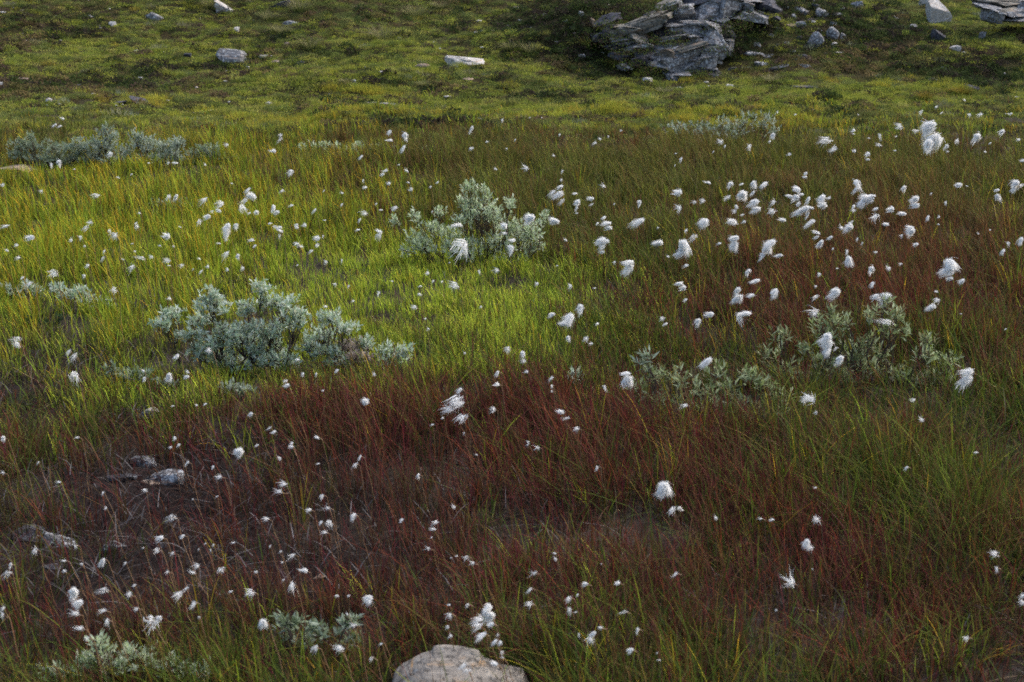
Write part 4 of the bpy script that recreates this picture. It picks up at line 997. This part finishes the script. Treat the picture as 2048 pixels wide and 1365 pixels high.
CROPS = [ # x0, y0, scale, "x y width[w]" of every head read from the enlarged photograph
(0, 0, 2.926, "365 695 30,320 735 30,350 742 28,645 905 34,300 970 28,345 952 32,1028 955 36,690 1040 22,1700 1010 40,1600 885 34,1640 820 32w,1640 795 24w,1325 850 28w,1200 965 18,15 1085 24,240 1120 32w,560 1145 44w,1030 1155 52,985 1155 40w,1190 1175 46w,1285 1195 42w,1280 1235 32,1450 1115 46,1472 1150 56,1430 1180 50w,1418 1220 44w,1458 1250 30,1502 1245 32,1600 1218 52,1620 1245 38,1650 1120 28w,1840 1235 34,2000 1130 26,2000 1200 22,1705 1205 28w,1215 1270 48,1165 1300 44w,1240 1240 24w,815 1248 22,525 1305 38w,1328 1332 60,1380 1325 36,1580 1310 28,1635 1335 32,1735 1320 24,1782 1320 30,30 1325 50w,500 1335 50w,795 1310 28w,1055 1330 22w,1900 1290 24w,1355 1075 18w,985 955 18w,1895 1118 20w,770 1022 16w,870 955 14w,435 992 14w"),
(680, 0, 2.926, "770 755 46,290 775 34,380 795 40,292 822 38,370 872 52,950 705 28w,768 872 30,860 832 22w,122 922 36,265 1000 36w,250 1022 28,390 1000 30w,415 1110 26,910 990 24w,1085 985 42w,1250 912 24w,1300 1005 18,1295 1055 20,135 1060 18,145 1098 28,285 1075 24w,975 872 14,1995 935 28,1965 900 16,1288 1098 52,1280 1140 72,1295 1180 50w,1240 1130 60w,1375 1135 32,1388 1188 38,1385 1218 32,1470 1165 38,1470 1200 28w,1385 1250 18,1752 1188 36,1978 1130 50,1980 1215 42w,212 1195 18,320 1222 38,240 1230 24w,10 1200 22,10 1132 28,540 1240 22w,140 1250 46w,115 1290 30w,1605 1195 14w,1540 1090 36w,690 1320 62,960 1325 42,1110 1280 60,1100 1310 42w,1255 1295 66,1545 1275 34,1562 1308 56,1572 1335 48,1505 1310 22,1752 1298 70,1715 1310 46w,1860 1335 16w,1490 840 26w,1520 815 22w,1645 765 16w,1025 820 14w,345 965 16w,530 1095 18w,570 1070 16w,1960 970 14w,400 1070 18w,1285 790 14w,1570 800 12w,1110 690 12w,1180 690 10w"),
(1348, 0, 2.926, "1490 748 90,1412 768 44w,1312 742 48w,1520 830 90,1490 848 80,1540 800 44,1050 765 28,1050 785 22w,1772 803 52,1918 775 42,2015 820 34w,1595 858 26,1655 828 34w,1600 888 20w,1293 882 16,1205 800 28w,1195 850 38w,1135 905 30,1136 935 26,1445 660 36w,1565 662 20w,1728 675 24,1790 672 34w,1970 668 24,1535 628 24w,1700 588 18w,1078 672 14w,580 795 36,605 658 14,710 672 16,270 830 38w,298 858 22,880 825 70w,930 875 60w,675 905 28w,440 860 32w,560 830 20w,10 897 14,38 935 26,2038 942 28w,1055 885 24w,768 1038 34,770 1018 20,200 1070 38,330 1080 38,397 1078 34,465 1082 50,525 1085 60,22 1130 48,118 1185 34w,165 1178 32w,310 1160 46w,400 1145 62,462 1130 38,470 1185 58,480 1225 60,720 1110 50,675 1150 40,715 1158 46,745 1140 38,580 1185 34w,570 1240 46w,635 1290 44,785 1170 50,730 1195 34,735 1240 52,770 1225 60,802 1220 36,780 1255 38,865 1165 60,872 1205 54,905 1160 32w,1070 1075 48,1065 1110 44,1130 1165 84,1100 1190 76,1050 1210 40,1050 1235 30w,1162 1148 42,1345 1105 44,1410 1170 60,1415 1205 54,1665 1085 38,1890 1115 34,1895 1155 38,1985 1065 42w,2000 1078 56,1990 1110 48,2030 1090 38w,1270 1228 42,1182 1225 30,1335 1252 48,1485 1275 40,1175 1272 56w,1240 1315 38,800 1305 70,20 1205 46w,30 1230 40w,350 1240 28w,365 1212 22,400 1260 24w,410 1300 30w,175 1308 62,340 1302 66,1025 1330 56,978 1335 38w,1385 1335 50,1550 1270 18w,1548 1315 16w,1040 1300 22w,1140 810 18w,1300 800 14w,1820 890 16w,230 890 16w,1850 840 16w,1715 1090 14w,1505 1135 16w,1590 1190 22w"),
(0, 440, 2.926, "510 50 60w,180 105 54,95 150 24w,105 222 32w,415 120 24w,470 105 30w,495 155 18w,640 65 20w,668 95 50w,775 140 20w,800 40 30w,975 98 44,1015 155 20,935 152 18w,1328 75 72,1382 40 34,1580 28 28,1610 42 22w,1638 65 42,1635 95 26w,1738 45 26,1782 32 36,1735 140 46w,1758 155 38w,1855 110 38,1855 150 36w,1890 98 18w,1470 120 30w,1490 155 24w,1820 185 28w,1280 138 30w,1320 205 46w,1392 215 36,1418 285 28w,1330 292 22w,1165 228 26w,610 185 28w,600 228 42w,790 185 18w,825 225 48w,885 218 28w,975 240 40w,990 268 24w,720 232 20w,770 278 40w,1062 270 38w,1130 290 18w,1175 305 32,1215 275 22w,510 270 32w,490 330 30w,315 315 52w,170 375 42w,665 412 38w,990 460 32w,1905 250 28w,2000 240 18w,1740 265 16w,1905 508 30w,1220 765 36w,1740 820 32w,1035 800 44,988 922 60,1092 920 36,1096 890 28w,838 885 26,845 932 34,1770 905 30w,1850 905 22w,1970 885 28w,1680 970 40,1668 945 30w,1890 1000 18w,1468 1138 34,100 700 50w,95 730 42w,400 775 46w,430 805 70w,435 915 60w,1200 1080 22w,1150 1085 22w,1010 1090 22w,1575 1220 38w,1604 1242 36,1022 1280 28,1045 1320 26,998 1332 26,1503 1320 28,20 1280 46,1705 1310 32w,1855 1275 38,450 1275 36w,1960 380 24w,2040 390 20w,130 340 26w,40 180 26w"),
(680, 440, 2.926, "958 48 42,960 78 38w,1012 120 42,1000 170 52,700 155 90w,735 182 54w,105 60 32,230 70 38,225 95 42w,815 305 28,915 298 38w,1565 38 50,1532 130 60,1556 130 42,1530 165 52w,1535 190 26,1868 135 60,2012 150 70,2000 185 62,1692 250 74,1688 278 66,1605 250 26w,2025 65 28w,1320 118 28w,1150 375 30w,545 360 24w,597 362 20w,510 312 30w,470 390 24w,465 438 30w,432 512 34w,225 432 30w,57 388 28w,75 475 22w,305 360 20w,1985 375 50,2008 400 42,2020 470 32w,1405 520 50,1240 555 48,1342 578 74,1325 608 70,1335 695 36,1440 700 38w,1468 725 32w,1906 610 38,1884 580 32w,1505 610 30w,1070 785 40,1072 828 40w,980 762 38w,920 898 42,918 963 44,1090 890 32w,1676 900 60,1682 945 72,1235 930 30w,1240 975 26w,1240 1005 18w,700 1000 44,670 1065 96w,690 1080 70w,625 1115 90w,710 1165 80w,600 1160 22w,148 1065 46,1290 1125 50,1322 1162 48w,1382 1225 38w,1098 1300 22w,200 905 26w,725 1250 16,895 1110 38w,1550 985 32w,665 385 50w,515 640 22w,500 580 16w,1345 390 32w,1490 400 22w,1920 215 22w,540 1200 24w,640 250 14w,1270 270 16w,825 510 18w,730 780 16w"),
(1348, 440, 2.926, "1020 45 60,975 60 44w,1240 25 36,1388 70 56,1365 58 36w,1330 95 26w,1415 145 36,835 75 50,835 102 38,855 140 58,915 105 38,1072 115 24,115 105 46w,70 60 28,55 152 74,45 188 60,352 110 60,352 152 60,265 140 28w,562 140 80,545 172 60,515 212 52,616 210 52,1012 190 28,1022 242 60,1180 190 22w,1325 260 28w,1255 285 28w,1155 290 38,1925 185 42,1955 140 26w,2030 125 50,1618 265 72,1605 290 60,1615 345 44,1622 312 38,1685 360 42,432 305 46,478 358 64,372 415 60,372 462 70,450 445 50,585 425 60,828 390 22,828 455 40w,942 425 64,1160 380 42,1180 450 46,1235 462 68,1235 488 58w,1510 510 58,1536 472 32w,212 555 52,138 598 52,415 552 88,385 580 70w,820 545 80w,1240 600 84w,893 690 60,900 730 62,895 770 66,946 755 38w,970 815 56,190 835 82,1722 892 82,1712 938 96,1680 962 60w,792 1045 76w,768 1050 60w,1398 1055 32w,1448 1170 32w,38 378 50,60 470 32w,70 270 32w,850 320 26w,1535 420 24w,60 1090 38w,930 170 18w,955 285 18w,1100 140 16w,1680 550 16w,1940 640 18w,830 1130 24w,1780 80 14w,1850 60 14w"),
(0, 880, 2.814, "15 185 34w,1003 32 26,960 45 26,1447 32 26,1345 70 56,1638 38 32w,1572 105 26w,1055 130 40,330 238 30w,815 285 30,580 300 26w,1198 155 22w,1230 210 42w,1590 250 56w,1565 290 50w,1810 320 32,1740 395 34,1842 385 44w,1495 445 36w,970 440 46w,1085 335 18,1805 468 28w,1852 470 42w,1825 520 38w,900 555 50,1027 545 34,1155 585 18,1200 592 20,1185 622 14,1312 580 30w,1580 630 24,1642 655 56w,1588 690 18,1118 618 16w,425 600 38w,805 610 20w,885 625 40w,970 640 32w,60 705 40,45 755 42w,195 625 46w,358 680 34w,362 740 24w,575 690 62,705 695 22w,940 745 34w,1105 712 42w,1082 745 46w,1245 735 48w,1712 735 50,1440 745 22w,1595 790 22,415 860 62,405 892 50w,585 850 54w,755 820 28,725 870 36w,1298 855 30w,1405 862 52w,1642 830 58w,1000 875 66w,1045 840 48w,1085 930 60w,1895 880 26w,1962 880 22,440 922 62,420 975 60w,765 955 36w,575 965 60w,602 1025 42w,15 950 32w,12 985 30w,445 1060 70w,850 1028 100w,892 1008 50,1480 1035 56,1770 1175 48w,1905 1175 52w,490 1120 32w,1220 320 22w,1520 600 20w,460 700 20w,215 130 18w,1790 135 26w,595 385 20w,1120 1000 22w"),
(680, 880, 2.814, "1058 25 26w,112 100 38,85 145 44w,440 205 42,768 85 18w,1110 45 32w,1445 160 32w,75 430 44,345 455 30w,535 468 40w,522 502 42w,515 550 16,640 378 26,495 612 36w,710 665 38w,745 695 34w,655 655 16,625 665 14,1822 278 88,1805 310 70w,1868 400 58w,1925 395 26w,1208 640 24w,1212 672 22w,1090 752 56w,1065 848 54w,1380 812 42,1562 808 36,1885 758 48w,1335 875 28,1285 900 46w,1290 960 38w,1325 970 24w,50 885 38w,160 895 64,160 915 56w,718 932 38,612 930 20w,615 992 42w,605 1055 30w,830 950 76,845 990 80,775 1012 80w,852 1040 42,770 1050 62w,797 1102 70,890 1100 22,870 1140 50,902 1145 32,912 1200 34w,912 1225 26w,868 1262 44,690 1275 76w,712 1300 50w,1062 925 48w,1465 1058 32w,1425 1092 50,1408 1130 52w,1675 1070 40,1635 1185 46,1600 970 42w,1345 1100 22w,1795 1240 24w,1785 1200 18w,175 1235 46w,75 1045 52w,12 1175 24w,620 1105 30w,40 980 22w,230 1150 24w,1470 700 14w"),
(1348, 880, 2.814, "745 585 56,765 610 38w,650 797 84w,800 450 46w,550 450 30w,485 445 32w,235 440 24w,1308 158 32,1700 72 30,1800 640 52w,1815 730 38w,1958 880 40w,1958 915 36w,780 728 12,795 270 22w,1645 1120 42w,575 960 18w,30 385 30w"),
]
heads = []
for x0, y0, sc, txt in CROPS:
    for t in txt.split(','):
        a_, b_, c_ = t.split(); wis = c_.endswith('w'); c_ = float(c_.rstrip('w'))
        u, v, w = x0 + float(a_) / sc, y0 + float(b_) / sc, c_ / sc
        if any(abs(u - h[0]) < .35 * max(w, h[2]) and abs(v - h[1]) < .3 * max(w, h[2]) and h[4] != x0 * 10 + y0 for h in heads): continue
        heads.append((u, v, w, wis, x0 * 10 + y0))
print('cotton heads', len(heads))
# heads that share one stalk: close together in the photograph
plants = []
for h in sorted(heads, key=lambda h: -h[2]):
    best = None
    for pl in plants:
        if len(pl) < 5 and all(abs(h[0] - q[0]) < 24 and abs(h[1] - q[1]) < 30 for q in pl) and min(math.hypot(h[0] - q[0], h[1] - q[1]) - .5 * (h[2] + q[2]) for q in pl) < 3:
            best = pl; break
    if best is None: plants.append([h])
    else: best.append(h)
print('cotton plants', len(plants))

plants.sort(key=lambda pl: -sum(q[2] ** 1.5 for q in pl))
small_plants = plants[290:]; plants = plants[:290]
LM = [('buff boulder', 925, 1350), ('flat pale stone', 300, 830), ('bare peat slabs', 310, 950), ('dark peat slab', 120, 1085), ('front corner willow', 230, 1320), ('big silver willow', 470, 665), ('round silver willow', 785, 710),
      ('tall pale willow', 945, 450), ('back willow thicket', 240, 300), ('brown slab', 30, 340), ('thin bluish willow', 1440, 255), ('sparse green willow', 1730, 670), ('low olive willow', 1420, 780),
      ('far willow strip', 720, 295), ('small silver sprigs', 60, 580), ('low silver sprigs', 150, 590), ('dim grey sprigs', 270, 755), ('silvery sprig', 1150, 748), ('faded willow', 620, 1260), ('hidden buff stone', 640, 1160), ('faint sprigs', 345, 405)]
ORD = ['first', 'second', 'third', 'fourth', 'fifth', 'sixth', 'seventh', 'eighth', 'ninth', 'tenth', 'eleventh', 'twelfth', 'thirteenth', 'fourteenth', 'fifteenth', 'sixteenth', 'seventeenth', 'eighteenth', 'nineteenth', 'twentieth'] + ['twenty ' + k for k in ('first', 'second', 'third', 'fourth', 'fifth', 'sixth', 'seventh', 'eighth', 'ninth')]
sect = {}
info = []
for pl in plants:
    W_ = sum(q[2] for q in pl); u = sum(q[0] * q[2] for q in pl) / W_; v = sum(q[1] * q[2] for q in pl) / W_
    best = None
    for nm, lu, lv_ in LM:
        dd = math.hypot((u - lu), (v - lv_) * 1.8)
        if best is None or dd < best[0]:
            dx, dy = u - lu, (v - lv_) * 1.8
            dr = ('rightward of' if dx > 0 else 'leftward of') if abs(dx) > abs(dy) else ('in front of' if dy > 0 else 'beyond')
            best = (dd, nm, dr)
    sz = max(q[2] for q in pl); wis = sum(q[3] for q in pl) > len(pl) / 2
    look = ('big ' if sz > 20 else 'small ' if sz < 11 else '') + ('wispy' if wis else 'dense') + (' single headed' if len(pl) == 1 else ' many headed' if len(pl) > 2 else ' twin headed')
    key = (look, best[1], best[2])
    sect.setdefault(key, []).append((best[0], len(info)))
    info.append((look, best[1], best[2], u, v))
labels = {}
for key, L in sect.items():
    L.sort()
    for r, (dd, i) in enumerate(L):
        look, nm, dr = key
        if len(L) == 1: labels[i] = f'{look} white cotton grass {dr} the {nm}'
        else: labels[i] = f'{look} white cotton grass, {ORD[r]} one {dr} the {nm}'
rs = np.random.RandomState(5)
for i, pl in enumerate(plants):
    top = min(pl, key=lambda q: q[1]); v = top[1]
    hh = .30 if v < 560 else .30 - .12 * min(1, (v - 560) / 400)
    if v > 1150: hh = .19
    hh *= rs.uniform(.88, 1.1)
    p0 = ground(top[0], top[1], hh)
    p0 = p0 if p0.ndim == 1 else p0[0]
    yd = p0[1]
    bx, by = p0[0] + .035 + rs.uniform(-.02, .03), p0[1] + rs.uniform(-.03, .05)
    g = A([bx, by, float(height(bx, by))])
    root = empty('cotton_grass', tuple(g), labels[i], 'cotton grass', 'cotton grass tufts in the meadow')
    s = px(yd); paths = []
    hub = None
    for q in pl:
        y_ = yd + rs.uniform(-.012, .012)
        pool = WISPY if q[3] else (BIG if q[2] > 19 else DENSE)
        me, cen = pool[rs.randint(0, len(pool))]
        size = q[2] * s * (.80 if not q[3] else .95)
        C = on_ray(q[0], q[1], y_)
        R = Matrix.Rotation(rs.uniform(-1.1, .5), 3, 'Y') @ Matrix.Rotation(rs.uniform(-.6, .6), 3, 'Z')
        sv = Vector((1, 1, rs.uniform(.55, 1.35)))
        off = np.array((R @ Vector(cen * np.array(sv)))[:]) * size
        at_ = C - off
        o = add('cotton_head', me, root)
        o.matrix_basis = Matrix.Translation(Vector(at_ - g)) @ R.to_4x4() @ Matrix.Diagonal((size * sv.x, size * sv.y, size * sv.z, 1))
        if q[2] > 12:
            bo = add('bract', BRACT, o)
        top_pt = at_ - g
        if hub is None:
            hub = top_pt + A([.012, 0, -.03 if len(pl) > 1 else -.005])
            paths.append((curve(A([0, 0, -.01]), hub, 6, .003, rs), .0013, .0010))
        paths.append((curve(hub, top_pt, 3, .001, rs), 0.0009, .0007))
    Vt, Ft = tube(paths, 3)
    add('stem', make_mesh('stem', Vt, Ft, M_stem), root)

# the many smallest tufts, past the three hundred that show largest, are one mesh
Vs, Fs, k0 = [], [], 0
SV, SF = [], []
for pl in small_plants:
    for q in pl:
        hh = .26 if q[1] < 560 else .26 - .10 * min(1, (q[1] - 560) / 400)
        p0 = ground(q[0], q[1], hh)
        V, Fc = TINY[rs.randint(0, len(TINY))]
        size = q[2] * px(p0[1]) * .9
        a = rs.uniform(-.8, .8); c_, s_ = math.cos(a), math.sin(a)
        Q = V * A([1, 1, rs.uniform(.6, 1.5)]); Q = np.stack([Q[:, 0] * c_ - Q[:, 2] * s_, Q[:, 1], Q[:, 0] * s_ + Q[:, 2] * c_], -1) * size
        Q = Q - Q.mean(0) + p0
        Vs.append(Q); Fs += [tuple(k0 + t for t in f) for f in Fc]; k0 += len(Q)
        gx, gy = p0[0] + rs.uniform(0, .05), p0[1] + rs.uniform(-.02, .04)
        SV.append((curve(A([gx, gy, float(height(gx, gy))]), p0 + A([size * .35, 0, 0]), 4, .002, rs), .0010, .0008))
fl = add('cotton_fluff', make_mesh('cotton_fluff', np.concatenate(Vs), Fs, M_cotton)); tag(fl, 'scattered specks of white cotton grass fluff all over the meadow', 'cotton grass', kind='stuff')
Vt, Ft = tube(SV, 3)
add('stalks', make_mesh('stalks', Vt, Ft, M_stem), fl)['kind'] = 'stuff'
tot = 0
for o in scene.objects:
    if o.type == 'MESH': tot += sum(1 for _ in ()) + len(o.data.loops) - 2 * len(o.data.polygons)
print('triangles', tot)
